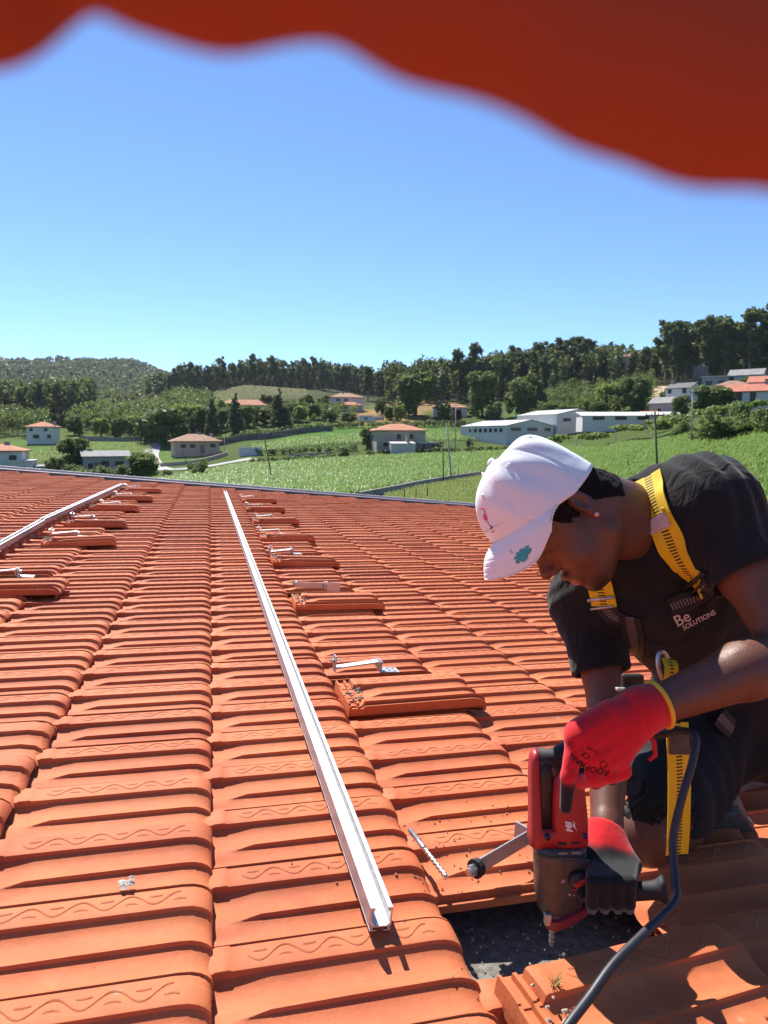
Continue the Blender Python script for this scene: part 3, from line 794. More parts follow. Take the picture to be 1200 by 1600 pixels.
hedge('vine_pergola', 'vine pergola on stone posts below the long white shed', [(850, 165), (900, 160), (960, 158), (1040, 152), (1062, 148)], 2.8, 3.4, M_VINE, 260, .24, 'vines', None, True)
hedge('vine_pergola', 'vine pergola on posts running to the right behind the bushes', [(1010, 168), (1110, 160), (1260, 150)], 2.8, 3.4, M_VINE, 260, .24, 'vines', None, True)
hedge('vine_row', 'leafy vine row behind the worker next to his neck', [(925, 62), (1000, 56), (1060, 52)], 1.5, 1.5, M_VINE, 170, .095, 'vines')
hedge('vine_row', 'leafy vine row right behind the worker at the picture edge', [(1150, 56), (1260, 48)], 1.8, 1.5, M_VINE, 170, .095, 'vines')
hedge('hedge', 'dark row of shrubs below the left meadow', [(110, 196), (170, 200), (235, 196)], 1.4, 1.2, ML['shrub'], 60, .18)
hedge('hedge', 'hedge beside the long stone wall under the conifers', [(330, 216), (400, 218), (480, 222)], 1.6, 1.5, ML['con'], 60, .2)

# ------------------------------------------------------------------ walls, road, poles
M_STONE = simple('field_stone', (.30, .27, .24), .95, var=.35, scale=2.2, bump=.8, bdist=.05)
M_WALLW = simple('pale_wall', (.55, .50, .44), .9, var=.1, scale=2)
def strip_wall(name, label, pts, h, w, mat, cat='wall'):
    Wp = [G(*p) for p in pts]; fine = []
    for a, b in zip(Wp[:-1], Wp[1:]):
        m = max(2, int(np.linalg.norm(b - a) / 5))
        fine += [a + (b - a) * q / m for q in range(m)]
    fine.append(Wp[-1])
    vs, fs = [], []
    for i, p in enumerate(fine):
        d = nrm((fine[min(i + 1, len(fine) - 1)] - fine[max(i - 1, 0)]) * np.array([1, 1, 0])); s = np.array([-d[1], d[0], 0]) * w / 2
        z = float(ground(p[0], p[1]))
        for sg, zz in ((-1, z - .8), (-1, z + h), (1, z + h), (1, z - .8)): vs.append((p[0] + sg * s[0], p[1] + sg * s[1], zz))
    for i in range(len(fine) - 1):
        for k in range(4): fs.append((i * 4 + k, i * 4 + (k + 1) % 4, (i + 1) * 4 + (k + 1) % 4, (i + 1) * 4 + k))
    fs += [(0, 1, 2, 3), tuple(4 * (len(fine) - 1) + k for k in (3, 2, 1, 0))]
    o = put(name, mesh_of(name, vs, fs), mat); tag(o, label, cat); return o
strip_wall('stone_wall', 'low grey stone wall between the rough grass and the corn', [(560, 82), (600, 89), (650, 99.5), (700, 110), (750, 121)], .8, .35, M_STONE)
strip_wall('stone_wall', 'short wall end right of the low stone wall beside the cap', [(753, 121), (766, 100)], .7, .3, M_WALLW)
strip_wall('garden_wall', 'pinkish garden wall around the pink house', [(247, 186), (252, 168), (300, 172), (356, 184)], .9, .3, simple('pink_wall', (.48, .36, .28), .9, var=.1, scale=2))
strip_wall('retaining_wall', 'long dark retaining wall below the cedar and hedge', [(330, 212), (420, 214), (520, 222)], 1.6, .5, simple('dark_stone', (.12, .11, .10), .95, var=.3, scale=1.5))
strip_wall('retaining_wall', 'pale retaining wall under the dry lawn of the hill house', [(540, 246), (600, 250)], 1.2, .4, M_WALLW)
strip_wall('retaining_wall', 'brown terrace wall behind the left meadow', [(130, 244), (225, 246)], 1.3, .4, M_STONE)
strip_wall('retaining_wall', 'terrace wall along the lane left of the beige house', [(450, 168), (520, 172)], .8, .4, M_STONE)
M_ROAD = simple('worn_asphalt', (.34, .33, .32), .9, var=.12, scale=.8)
def road(name, pts, w, mat, kind='structure', lift=.06):
    Wp = spline([G(*p) for p in pts], 10); vs, fs = [], []
    for i, p in enumerate(Wp):
        d = nrm((Wp[min(i + 1, len(Wp) - 1)] - Wp[max(i - 1, 0)]) * np.array([1, 1, 0])); s = np.array([-d[1], d[0], 0]) * w / 2
        for q in (-1, -.33, .33, 1):
            e = p + q * s; vs.append((e[0], e[1], float(ground(e[0], e[1])) + lift))
    for i in range(len(Wp) - 1):
        for k in range(3): fs.append((i * 4 + k, i * 4 + k + 1, (i + 1) * 4 + k + 1, (i + 1) * 4 + k))
    o = put(name, mesh_of(name, vs, fs, True), mat); o['kind'] = kind; return o
road('road', [(244, 235), (236, 200), (243, 172), (262, 156), (300, 158), (350, 166), (400, 172)], 4.2, M_ROAD)
road('farm_track', [(130, 112), (170, 112), (205, 114), (235, 122)], 2.2, M_ROAD)
road('sandy_track', [(1035, 262), (1030, 285), (1026, 320)], 5, simple('sandy_soil', (.42, .32, .19), .95, var=.2, scale=.5))
M_WOODP = simple('pole_wood', (.10, .075, .055), .9, var=.25, scale=8)
M_CONCP = simple('pole_concrete', (.42, .40, .37), .85, var=.12, scale=8)
def pole(label, x, D, h, mat, lean=0.0, arm=True, r=.11):
    p = G(x, D); root = empty('utility_pole', p, -az_of(x))
    mb = MB(); mb.tube([(0, 0, -.5), (lean * h * .5, 0, h * .5), (lean * h, 0, h)], [r, r * .85, r * .7], 8); mb.build('pole', mat, root, True)
    if arm:
        a = MB(); a.box((lean * h * .97, 0, h * .965), (1.5, .1, .1)); a.build('crossarm', mat, root)
        for dx in (-.65, -.25, .25, .65):
            c = MB(); c.tube([(lean * h * .97 + dx, 0, h * .965), (lean * h * .97 + dx, 0, h * .965 + .22)], [.05, .035], 6); c.build('insulator', simple('porcelain', (.6, .58, .55), .3, var=.05), root)
    tag(root, label, 'pole'); return root
pole('dark wooden pole leaning left at the left end of the corn', 426, 112, 7.6, M_WOODP, -.17, True, .10)
pole('strongly leaning thin dark post near the pale shrub', 298, 138, 4.8, M_WOODP, -.3, False, .08)
pole('dark wooden pole beside the concrete one at the stone wall', 693, 107, 6.2, M_WOODP, -.02, False, .10)
pole('pale concrete pole beside the dark one at the stone wall', 706, 109, 8.4, M_CONCP, -.10, False, .14)
pole('short grey post right of the pair of poles', 716, 111, 2.4, M_CONCP, 0, False, .1)
pole('dark wooden pole with tilted crossarm behind the worker', 1033, 62, 8.9, M_WOODP, -.075, True, .10)
pole('thin concrete pole right of the dark crossarm pole', 1077, 112, 8.2, M_CONCP, 0, True, .12)
pole('grey utility pole left of the warehouse corner', 711, 172, 12, M_CONCP, 0, True, .14)
pole('thin post in front of the warehouse corner', 736, 160, 8, M_CONCP, 0, False, .09)
pole('slim pole behind the left meadow', 83, 215, 7, M_CONCP, 0, False, .1)
pole('street lamp pole beside the pink house', 352, 178, 5.5, M_CONCP, 0, False, .09)
pole('thin pole on the lane left of the beige house', 508, 170, 6.0, M_CONCP, 0, True, .09)
pole('thin pole at the hedge left of the hill house', 551, 172, 6.5, M_CONCP, 0, False, .08)
pole('slim lamp post above the warehouse roof', 803, 232, 6.5, M_CONCP, 0, True, .1)
pole('slim pole above the left part of the warehouse roof', 788, 218, 7.0, M_CONCP, 0, False, .09)
M_WIRE = simple('black_wire', (.03, .03, .03), .6)
for (a, b, lab) in [((1033, 62, 8.7), (1077, 112, 7.9), 'thin power line between the dark pole and the concrete pole'), ((1077, 112, 7.9), (1180, 150, 9), 'thin power line running right from the concrete pole'), ((711, 172, 11.6), (803, 232, 6.4), 'thin power line over the warehouse roof'), ((706, 109, 8.2), (426, 112, 7.4), 'thin power line crossing the corn between the leaning poles')]:
    A, B = G(a[0], a[1], a[2]), G(b[0], b[1], b[2]); L_ = np.linalg.norm(B - A)
    o = MB().tube([A + (B - A) * q - np.array([0, 0, .02 * L_ * 4 * q * (1 - q)]) - A for q in np.linspace(0, 1, 14)], .018, 5).build('power_line', M_WIRE, loc=A); tag(o, lab, 'power line')
for i_, (x, D, h) in enumerate([(560, 79, 1.4), (585, 79, 1.3), (632, 80, 1.3), (650, 81, 1.3), (668, 82, 1.4), (930, 98, 1.9), (980, 100, 1.9)]):
    p = G(x, D); mb = MB(); mb.tube([(0, 0, -.2), (.02, 0, h)], [.06, .05], 6); o = mb.build('fence_post', M_WOODP, loc=p)
    tag(o, 'small dark post at the near edge of the corn, %s from the left' % ['first', 'second', 'third', 'fourth', 'fifth', 'sixth', 'seventh'][i_], 'post', 'posts along the corn')

# ------------------------------------------------------------------ buildings
M_WHITE = simple('white_wall', (.60, .585, .55), .85, var=.06, scale=1.5)
M_PINK = simple('pink_plaster', (.55, .37, .27), .9, var=.08, scale=1.5)
M_BEIGE = simple('beige_plaster', (.42, .35, .27), .9, var=.12, scale=1.5)
M_GREYW = simple('grey_wall', (.34, .32, .30), .9, var=.15, scale=1.2)
M_GLASS = simple('window_glass', (.03, .035, .04), .12, var=.1, scale=1)
M_SHUT = simple('shutter', (.20, .15, .11), .6, var=.1, scale=3)
def farroof(name, col, sc=(1.0, 1.0), rough=.85):
    t = NT(name); t.set(Roughness=rough)
    wv = t.node('ShaderNodeTexWave'); wv.bands_direction = 'X'; wv.inputs['Scale'].default_value = 1.4; wv.inputs['Distortion'].default_value = .4
    tc = t.node('ShaderNodeTexCoord'); t.link(tc.outputs['Object'], wv.inputs['Vector'])
    nz = t.noise(.9, 5, .7)
    c = t.ramp(nz.outputs[0], [(.3, tuple(q * .72 for q in col)), (.7, tuple(min(1, q * 1.15) for q in col))])
    t.link(t.mix(t.math('MULTIPLY', wv.outputs[0], .35), c.outputs[0], (.55, .5, .48), 'MULTIPLY'), t.b.inputs['Base Color'])
    t.bump(wv.outputs[0], .6, .06); return t.m
R_OR = farroof('orange_roof', (.50, .20, .10)); R_BR = farroof('brown_roof', (.36, .19, .12)); R_GY = farroof('grey_roof', (.30, .29, .28)); R_RED = farroof('red_roof', (.52, .17, .10))
R_FIB = farroof('fibre_cement', (.56, .55, .53)); R_DK = farroof('dark_roof', (.15, .14, .14))
def building(name, label, x, D, w, d, h, yaw, wall, roofm, kind='hip', rh=1.6, eave=.5, wins=(), door=None, chim=(), sills=True, sink=1.5, dz=0.0, cat='house', panes=True):
    p = G(x, D, dz); root = empty(name, p, -az_of(x) + rad(yaw))
    mb = MB(); vs = [(-w / 2, -d / 2), (w / 2, -d / 2), (w / 2, d / 2), (-w / 2, d / 2)]
    V_ = [(a, b, -sink) for a, b in vs] + [(a, b, h) for a, b in vs]; F_ = [(0, 1, 5, 4), (1, 2, 6, 5), (2, 3, 7, 6), (3, 0, 4, 7), (4, 5, 6, 7)]
    if kind == 'gable_x':                                         # ridge along x, gables at the sides
        V_ += [(-w / 2, 0, h + rh), (w / 2, 0, h + rh)]; F_ += [(3, 0, 4, 8, 7), (1, 2, 6, 9, 5)]
        F_ = [f for f in F_ if f not in ((3, 0, 4, 7), (1, 2, 6, 5))]
    if kind == 'gable_y':
        V_ += [(0, -d / 2, h + rh), (0, d / 2, h + rh)]; F_ = [f for f in F_ if f not in ((0, 1, 5, 4), (2, 3, 7, 6))] + [(0, 1, 5, 8, 4), (2, 3, 7, 9, 6)]
    mb.add(V_, F_); mb.build('wall', wall, root)
    a, b, th = w / 2 + eave, d / 2 + eave, .18; r = MB(); lo = h - eave * rh / (min(w, d) / 2 if kind == 'hip' else (d / 2 if kind == 'gable_x' else w / 2)) * (0 if kind in ('flat', 'shed') else 1) + .04
    if kind == 'hip':
        k = max(0.0, (max(w, d) - min(w, d)) / 2)
        R1, R2 = ((-k, 0), (k, 0)) if w >= d else ((0, -k), (0, k))
        for dzz in (0, th):
            pass
        T_ = [(-a, -b, lo + th), (a, -b, lo + th), (a, b, lo + th), (-a, b, lo + th), (*R1, h + rh + th), (*R2, h + rh + th)]
        Bm = [(q[0], q[1], q[2] - th) for q in T_[:4]]
        fs = [(0, 1, 5, 4), (1, 2, 5), (2, 3, 4, 5), (3, 0, 4)] if w >= d else [(0, 1, 4), (1, 2, 5, 4), (2, 3, 5), (3, 0, 4, 5)]
        r.add(T_ + Bm, fs + [(6, 7, 1, 0), (7, 8, 2, 1), (8, 9, 3, 2), (9, 6, 0, 3), (9, 8, 7, 6)])
    elif kind in ('gable_x', 'gable_y'):
        if kind == 'gable_x': sec = [(-b, lo), (0, h + rh + .04), (b, lo)]; mk = lambda s_, q: (s_ * a, q[0], q[1])
        else: sec = [(-a, lo), (0, h + rh + .04), (a, lo)]; mk = lambda s_, q: (q[0], s_ * b, q[1])
        sec2 = sec + [(q[0], q[1] + th) for q in reversed(sec)]
        r.add([mk(-1, q) for q in sec2] + [mk(1, q) for q in sec2], [(0, 1, 4, 5), (1, 2, 3, 4), (6, 11, 10, 7), (7, 10, 9, 8)] + [(i, (i + 1) % 6, 6 + (i + 1) % 6, 6 + i) for i in range(6)])
    elif kind == 'shed':
        r.add([(-a, -b, h + .03), (a, -b, h + .03), (a, b, h + rh), (-a, b, h + rh), (-a, -b, h + .03 + th), (a, -b, h + .03 + th), (a, b, h + rh + th), (-a, b, h + rh + th)],
              [(3, 2, 1, 0), (4, 5, 6, 7), (0, 1, 5, 4), (1, 2, 6, 5), (2, 3, 7, 6), (3, 0, 4, 7)])
    else: r.box((0, 0, h + .15), (2 * a, 2 * b, .3))
    ro = r.build('roof', roofm, root)
    for (cx, cy, cz, ch) in chim:
        c = MB(); c.box((cx, cy, cz + ch / 2 - .5), (.8, .7, ch + 1)); c.box((cx, cy, cz + ch + .07), (1.0, .9, .14)); c.build('chimney', M_BEIGE if wall is not M_WHITE else M_GREYW, ro)
    for wv in wins:
        face, cx, cz, ww, wh = wv[:5]
        fm = wv[5] if len(wv) > 5 else M_WHITE
        if face == 'f': c = (cx, -d / 2 - .02, cz); sz = (ww + .2, .10, wh + .2); pc = (cx, -d / 2 - .05, cz); ps = (ww, .09, wh)
        elif face == 'l': c = (-w / 2 - .02, cx, cz); sz = (.10, ww + .2, wh + .2); pc = (-w / 2 - .05, cx, cz); ps = (.09, ww, wh)
        else: c = (w / 2 + .02, cx, cz); sz = (.10, ww + .2, wh + .2); pc = (w / 2 + .05, cx, cz); ps = (.09, ww, wh)
        wo = MB().box(c, sz).build('window', fm, root)
        MB().box(pc, ps).build('pane', M_GLASS, wo)
    if door:
        face, cx, ww, wh = door
        c = (cx, -d / 2 - .03, wh / 2) if face == 'f' else ((-w / 2 - .03, cx, wh / 2) if face == 'l' else (w / 2 + .03, cx, wh / 2))
        MB().box(c, (ww, .14, wh) if face == 'f' else (.14, ww, wh)).build('door', M_SHUT, root)
    tag(root, label, cat); return root
b = building('pink_house', 'single storey pink house with brown hip roof by the road', 306, 196, 11.5, 8, 3.3, 8, M_PINK, R_BR, 'hip', 1.6, .8,
         [('f', -3.6, 1.9, 1.3, 1.0), ('f', -1.2, 1.9, 1.3, 1.0), ('f', 4.0, 2.0, 1.5, 1.0)], ('f', 1.3, 1.1, 2.2), [(1.2, .5, 4.2, 1.2), (4.4, .6, 3.8, 1.3)], dz=.6)
building('white_gate', 'white gate panels at the drive right of the pink house', 392, 178, 5.5, .5, 1.7, 0, M_WHITE, M_WHITE, 'flat', 0, .05, cat='gate')
building('farm_house', 'white two storey farmhouse with orange roof in the left wood', 71, 236, 7.6, 6.5, 4.2, -14, M_WHITE, R_OR, 'hip', 1.3, .5,
         [('f', -1.2, 1.3, 1.7, 1.1), ('f', 2.4, 1.3, 1.2, 1.1), ('f', -2.5, 3.3, .9, .9), ('f', 1.5, 3.3, .9, .9)], None, [(3.2, 0, 4.6, 1.2)], dz=.6)
building('small_house', 'small low house with weathered grey roof and yellow door', 165, 146, 8, 6, 3.2, 6, M_GREYW, R_GY, 'gable_x', .9, .4,
         [('f', -2.9, 1.5, .9, 1.1, M_WHITE), ('f', -.3, 1.6, 1.2, 1.5, M_SHUT), ('f', 2.2, 1.9, 1.7, 1.0, M_WHITE)], ('f', -1.6, 1.4, 2.2), [(-2.6, .4, 3.6, .9)], dz=.2)
building('terrace_house', 'white house with terraces cut by the left picture edge', 8, 146, 7, 7, 4.4, -10, M_WHITE, R_OR, 'hip', 1.1, .5,
         [('f', -1.4, 3.1, 1.5, 1.1), ('f', 2.0, 3.1, 1.2, 1.1), ('f', 0.4, 1.0, 1.6, 1.3)], None, [(.6, 0, 5.0, .9)], dz=.2)
building('terrace_annex', 'flat roofed white annex right of the left edge house', 38, 143, 3.6, 5, 2.7, -10, M_WHITE, M_WHITE, 'flat', 0, .25, [('f', 0, 1.3, 1.4, 1.2)])
building('stone_shed', 'low grey shed between the left houses and the small house', 66, 142, 4.2, 3, 1.7, 0, M_GREYW, R_GY, 'shed', .25, .1, [('f', 0, 1.0, 1.2, .8)], cat='shed')
building('villa', 'long villa with bright orange roof half hidden by conifers', 392, 300, 25, 9, 3.4, 3, M_WHITE, R_OR, 'hip', 2.1, .7,
         [('f', -8, 2, 1.6, 1.3), ('f', -3, 2, 1.6, 1.3), ('f', 4, 2, 1.6, 1.3), ('f', 9, 2, 1.6, 1.3)], None, [(4.5, 0, 5.2, .9)])
building('villa_wing', 'lower orange roofed wing left of the long villa', 358, 288, 10, 7, 2.8, 0, M_WHITE, R_OR, 'hip', 1.2, .6, [('f', -1, 1.4, 1.5, 1.2), ('f', 2.5, 1.4, 1.2, 1.2)])
building('hill_house', 'two storey house with faded orange roofs alone on the hill', 540, 292, 13, 9, 4.4, 10, M_WHITE, R_BR, 'hip', 1.7, .7,
         [('f', -3.6, 3.2, 1.6, 1.2), ('f', -.5, 3.2, 1.6, 1.2), ('f', 3.6, 1.2, 2.6, 1.6, M_SHUT), ('f', -3, 1.0, 2.2, 1.5, M_SHUT)], None, [(-1, 0, 5.5, .9)], dz=.8)
building('hill_house_wing', 'lower wing in front of the house on the hill', 548, 282, 8, 5, 2.7, 10, M_GREYW, R_OR, 'hip', 1.1, .5, [('f', -1.8, 1.4, 1.6, 1.3), ('f', 1.8, 1.4, 1.6, 1.3)])
building('beige_house', 'beige house with orange hip roof at the edge of the corn', 620, 180, 12.4, 9, 4.6, 14, M_BEIGE, R_OR, 'hip', 1.5, .5,
         [('f', -.6, 3.1, 1.2, 1.4), ('f', 2.6, 3.1, 1.0, 1.2), ('f', -4, 1.2, 1.2, 1.0), ('l', 0, 2.8, 1.2, 1.2)], None, [(4.2, .4, 4.9, 1.5), (-5.0, 1.4, 4.2, 1.2)], dz=.2)
building('pale_annex', 'pale rendered annex with sloping top in front of the beige house', 628, 172, 6, 2.6, 2.4, 14, M_WALLW, M_WALLW, 'shed', .5, .05, [], None, [(1.4, 0, 2.8, 2.0)], cat='annex')
building('carport', 'low white carport right of the beige house', 668, 178, 4.5, 4, 1.9, 5, M_SHUT, M_WHITE, 'flat', 0, .3, [('f', -1.2, 1, 1.2, 1.4), ('f', 1.2, 1, 1.2, 1.4)], cat='carport')
wlong = [('f', -6.4 + 3.9 * 0, 3.1, 3.4, .8, M_GREYW), ('f', -1.2, 3.1, 3.4, .8, M_GREYW)]
b = building('warehouse', 'white warehouse with two low gables and grey roofs across the fields', 790, 204, 17, 20, 3.5, 40, M_WHITE, R_FIB, 'gable_y', 1.6, .25,
         [('f', -5.2, 2.7, 3.4, .8, M_GREYW), ('f', .6, 2.7, 3.4, .8, M_GREYW), ('f', 6, 2.7, 2.2, .8, M_GREYW)] + [('l', -8 + 2.2 * q, 2.4, 1.3, 1.0) for q in range(7)], None, cat='warehouse', dz=.3)
MB().box((8.3, -10.02, 2.0), (.35, .16, 4.6)).build('downpipe', M_GREYW, b)
for dz_ in (.9, 1.8, 3.7):
    MB().box((0, -10.012, dz_), (16.9, .06, .05)).build('panel_joint', M_GREYW, b)
b = building('warehouse_hall', 'taller white hall joined to the right end of the warehouse', 868, 214, 15, 18, 4.0, 40, M_WHITE, R_FIB, 'gable_y', 1.5, .2, [('f', -4, 2.6, 2.6, .8, M_GREYW), ('f', 5.4, 2.0, 3.4, 2.6, M_DKW := simple('dark_opening', (.04, .04, .045), .7, var=.1))], None, cat='warehouse', dz=.6)
building('long_shed', 'long low white shed with pale flat roof beside the warehouse', 982, 196, 26, 9, 2.3, 14, M_WHITE, R_FIB, 'shed', 1.3, .2, [('f', -9, 1.9, 2.8, .8, M_GREYW), ('f', -3.5, 1.9, 2.8, .8, M_GREYW), ('f', 2.0, 1.9, 2.8, .8, M_GREYW), ('f', 7.5, 1.9, 2.8, .8, M_GREYW)], None, cat='shed', dz=.3)
building('white_house', 'white house with dark gable roof on the right slope', 1063, 216, 7, 7, 4.6, -28, M_WHITE, R_DK, 'gable_x', 1.5, .3, [('f', -2.2, 3.9, 1.0, 1.2), ('f', 2.0, 3.9, 1.2, 1.4), ('f', 0, 1.4, 1.2, 1.2), ('l', 0, 3.6, 1.0, 1.2)], None, [(-3.4, 0, 6.0, 1.0)], dz=1.8)
building('grey_house', 'grey gabled outbuilding left of the white house', 1034, 210, 6, 6, 4.0, -24, M_GREYW, R_GY, 'gable_x', 1.6, .3, [('f', 0, 2.2, 1.0, 1.0)], dz=.2)
building('orange_shed', 'small orange roofed shed left of the white house', 1010, 204, 4, 4, 2.2, -10, M_PINK, R_OR, 'gable_x', .9, .3, [('f', 0, 1.2, .9, .8)], cat='shed')
building('stone_tower', 'dark square stone tower above the white house', 1087, 238, 4.2, 4.2, 6.5, 0, simple('tower_stone', (.10, .10, .105), .9, var=.25, scale=2), R_DK, 'flat', 0, .1, [('f', 0, 6.4, .9, 1.4, M_GREYW)], cat='tower', dz=4.0, sink=6)
building('flat_house', 'low concrete house with flat slab roof right of the tower', 1110, 236, 7, 6, 3.6, 0, M_GREYW, M_WALLW, 'flat', 0, .4, [('f', -1.6, 1.9, 2.0, 1.4), ('f', 1.8, 1.9, 2.0, 1.4)], dz=3.8, sink=4)
building('grey_roof_house', 'long house with grey gable roof below the tall grove', 1160, 240, 9, 7, 2.6, -10, M_WALLW, R_GY, 'gable_x', 1.8, .4, [('f', -3.6, 1.6, 1.3, 1.1), ('f', 0, 1.6, 1.3, 1.1), ('f', 3.8, 1.6, 1.3, 1.1)], dz=3.6, sink=6)
building('red_roof_house', 'long white house with red tile roof at the right edge', 1172, 172, 12, 7, 2.8, -6, M_WHITE, R_RED, 'gable_x', 1.5, .4, [('f', -2.4, 1.6, .8, 2.4, M_SHUT), ('f', .1, 1.6, 1.0, 2.4, M_SHUT), ('f', 4.4, 1.8, 1.3, 1.1)], None, [(2.3, 0, 4.2, 1.1)], dz=1.6, sink=3)
building('red_roof_annex', 'smaller red roofed house at the very right edge', 1196, 182, 8, 7, 3.6, -6, M_WHITE, R_RED, 'gable_x', 1.4, .4, [('f', -1.8, 1.9, 1.0, 1.2)], dz=2.0, sink=5)
building('brown_roof_house', 'low house with brown hip roof behind the red roofs', 1138, 204, 8, 6, 2.6, 0, M_GREYW, R_BR, 'hip', 1.2, .4, [('f', 0, 1.4, 1.4, 1.0)], dz=3.2, sink=4)
building('hidden_roof', 'low orange roof between the round trees', 702, 262, 12, 7, 2.4, 0, M_WALLW, R_OR, 'hip', 1.4, .4, [('f', 0, 1.2, 1.4, 1.0)], dz=.4)
building('crest_house', 'tiny orange house on the right skyline', 979, 372, 5, 5, 13.0, 0, M_PINK, R_RED, 'hip', 2.0, .3, [('f', 0, 11, .9, 1.2)])
building('white_pool_house', 'small white outbuilding below the dry lawn', 572, 246, 5, 3, 1.6, 4, M_WHITE, M_WHITE, 'flat', 0, .1, [('f', 0, .9, 1.0, .7)], cat='outbuilding')

# ------------------------------------------------------------------ air
mb = MB(); mb.box((200, 900, 85), (3600, 3600, 198)); hz = mb.build('haze', None); hz['kind'] = 'stuff'; hz['label'] = 'thin summer haze over the valley'; hz['category'] = 'haze'
m = bpy.data.materials.new('thin_haze'); m.use_nodes = True; m.node_tree.nodes.remove(m.node_tree.nodes['Principled BSDF'])
pv = m.node_tree.nodes.new('ShaderNodeVolumePrincipled'); pv.inputs['Color'].default_value = (.80, .88, 1.0, 1); pv.inputs['Density'].default_value = .00006; pv.inputs['Anisotropy'].default_value = .3
m.node_tree.links.new(pv.outputs[0], m.node_tree.nodes['Material Output'].inputs['Volume']); hz.data.materials.append(m)

# ------------------------------------------------------------------ rails, loose tiles, hooks
def metal(name, col, rough, aniso=0.0, var=.06, scale=60):
    t = NT(name); t.set(Roughness=rough, Metallic=1.0)
    nz = t.noise(scale, 5, .6); r = t.ramp(nz.outputs[0], [(.3, tuple(c * (1 - var) for c in col)), (.7, tuple(min(1, c * (1 + var)) for c in col))])
    t.link(r.outputs[0], t.b.inputs['Base Color'])
    rr = t.ramp(nz.outputs[0], [(.2, (rough * .8,) * 3), (.8, (min(1, rough * 1.3),) * 3)]); t.link(rr.outputs[0], t.b.inputs['Roughness'])
    t.bump(nz.outputs[0], .08, .001); return t.m
M_ALU = metal('mill_aluminium', (.50, .50, .52), .5)
M_STEEL = metal('stainless_steel', (.55, .545, .54), .42)
M_BLACKP = simple('black_plastic', (.014, .014, .015), .5, var=.3, scale=80, bump=.1, bdist=.001)
M_RUBBER = simple('black_rubber', (.011, .011, .012), .7, var=.2, scale=60)
RAILP = [(-.0075, 0), (-.0205, 0), (-.0205, .002), (-.0175, .002), (-.0175, .0065), (-.022, .009), (-.022, .041), (-.0125, .041), (-.0125, .036), (-.015, .0345), (-.0185, .0345), (-.0185, .013), (-.012, .0085), (.012, .0085),
         (.0185, .013), (.0185, .0345), (.015, .0345), (.0125, .036), (.0125, .041), (.022, .041), (.022, .009), (.0175, .0065), (.0175, .002), (.0205, .002), (.0205, 0), (.0075, 0), (.0075, .002), (.0145, .002), (.0145, .0065), (-.0145, .0065), (-.0145, .002), (-.0075, .002)]
def rail(label, a, b, n0):
    A, B = W(a[0], a[1], n0), W(b[0], b[1], n0); d = nrm(B - A); s = nrm(np.cross(d, RN)); up = np.cross(s, d)
    root = empty('mounting_rail', A)
    n = len(RAILP)
    prof = lambda o: [o + s * p[0] * .88 + up * p[1] for p in RAILP]
    mb = MB(); mb.add(prof(A - A) + prof(B - A), [(i, (i + 1) % n, n + (i + 1) % n, n + i) for i in range(n)] + [tuple(range(n - 1, -1, -1)), tuple(range(n, 2 * n))])
    mb.build('profile', M_ALU, root)
    for off in (-.006, .006):                                     # drawn grooves along the channel floor
        g = MB(); L = B - A; mb2 = [s * (off - .0008) + up * .0088, s * (off + .0008) + up * .0088]
        g.add([mb2[0], mb2[1], mb2[1] + L, mb2[0] + L, mb2[0] + up * .0008, mb2[1] + up * .0008, mb2[1] + L + up * .0008, mb2[0] + L + up * .0008],
              [(0, 3, 2, 1), (4, 5, 6, 7), (0, 1, 5, 4), (1, 2, 6, 5), (2, 3, 7, 6), (3, 0, 4, 7)]); g.build('channel_rib', M_ALU, root)
    tag(root, label, 'rail', 'aluminium rails laid out on the roof'); return root
rail('long silver aluminium rail lying along the middle of the roof', (.334, 1.085), (.262, 10.75), .004)
rail('nearer piece of the silver rail on the left side of the roof', (-1.165, 3.2), (-1.225, 5.98), .004)
rail('farther piece of the silver rail on the left side of the roof', (-1.228, 6.0), (-1.15, 10.5), .010)

def place(o, u, v, n, rz=0.0, rx=0.0, ry=0.0):
    o.matrix_world = ROOFM @ Matrix.Translation((u, v, n)) @ Matrix.Rotation(rz, 4, 'Z') @ Matrix.Rotation(ry, 4, 'Y') @ Matrix.Rotation(rx, 4, 'X')
M_MORTAR = simple('old_mortar', (.36, .30, .22), .97, var=.4, scale=120, bump=1.0, bdist=.006)
def mortar(seed):
    rng = np.random.default_rng(seed); mb = MB()
    for i in range(16):
        c = np.array([rng.uniform(-.045, .012), -rng.uniform(.03, .2), -.034 + rng.uniform(0, .006)]); r = rng.uniform(.004, .011)
        pts = [c + r * np.array([math.cos(a) * rng.uniform(.6, 1.3), math.sin(a) * rng.uniform(.6, 1.3), 0]) for a in np.arange(6) * PI / 3]
        top = [c + (p - c) * .5 + np.array([0, 0, r * rng.uniform(.4, .8)]) for p in pts]
        mb.add(pts + top, [(i_, (i_ + 1) % 6, 6 + (i_ + 1) % 6, 6 + i_) for i_ in range(6)] + [tuple(range(6, 12))])
    me = mesh_of('old_mortar', mb.v, mb.f); me.materials.append(M_MORTAR); return me
ME_MORT = [mortar(i) for i in range(3)]
def loose(label, u, v_near, n, rz=0.0, ry=0.0, k=0):
    o = put('roof_tile', ME_LOOSE); place(o, u, v_near + TP, n, rz, 0, ry)
    m = put('old_mortar', ME_MORT[k % 3], None, o)
    tag(o, label, 'roof tile', 'lifted roof tiles'); return o
ordR = ['nearest', 'second', 'third', 'fourth', 'fifth', 'sixth', 'farthest']
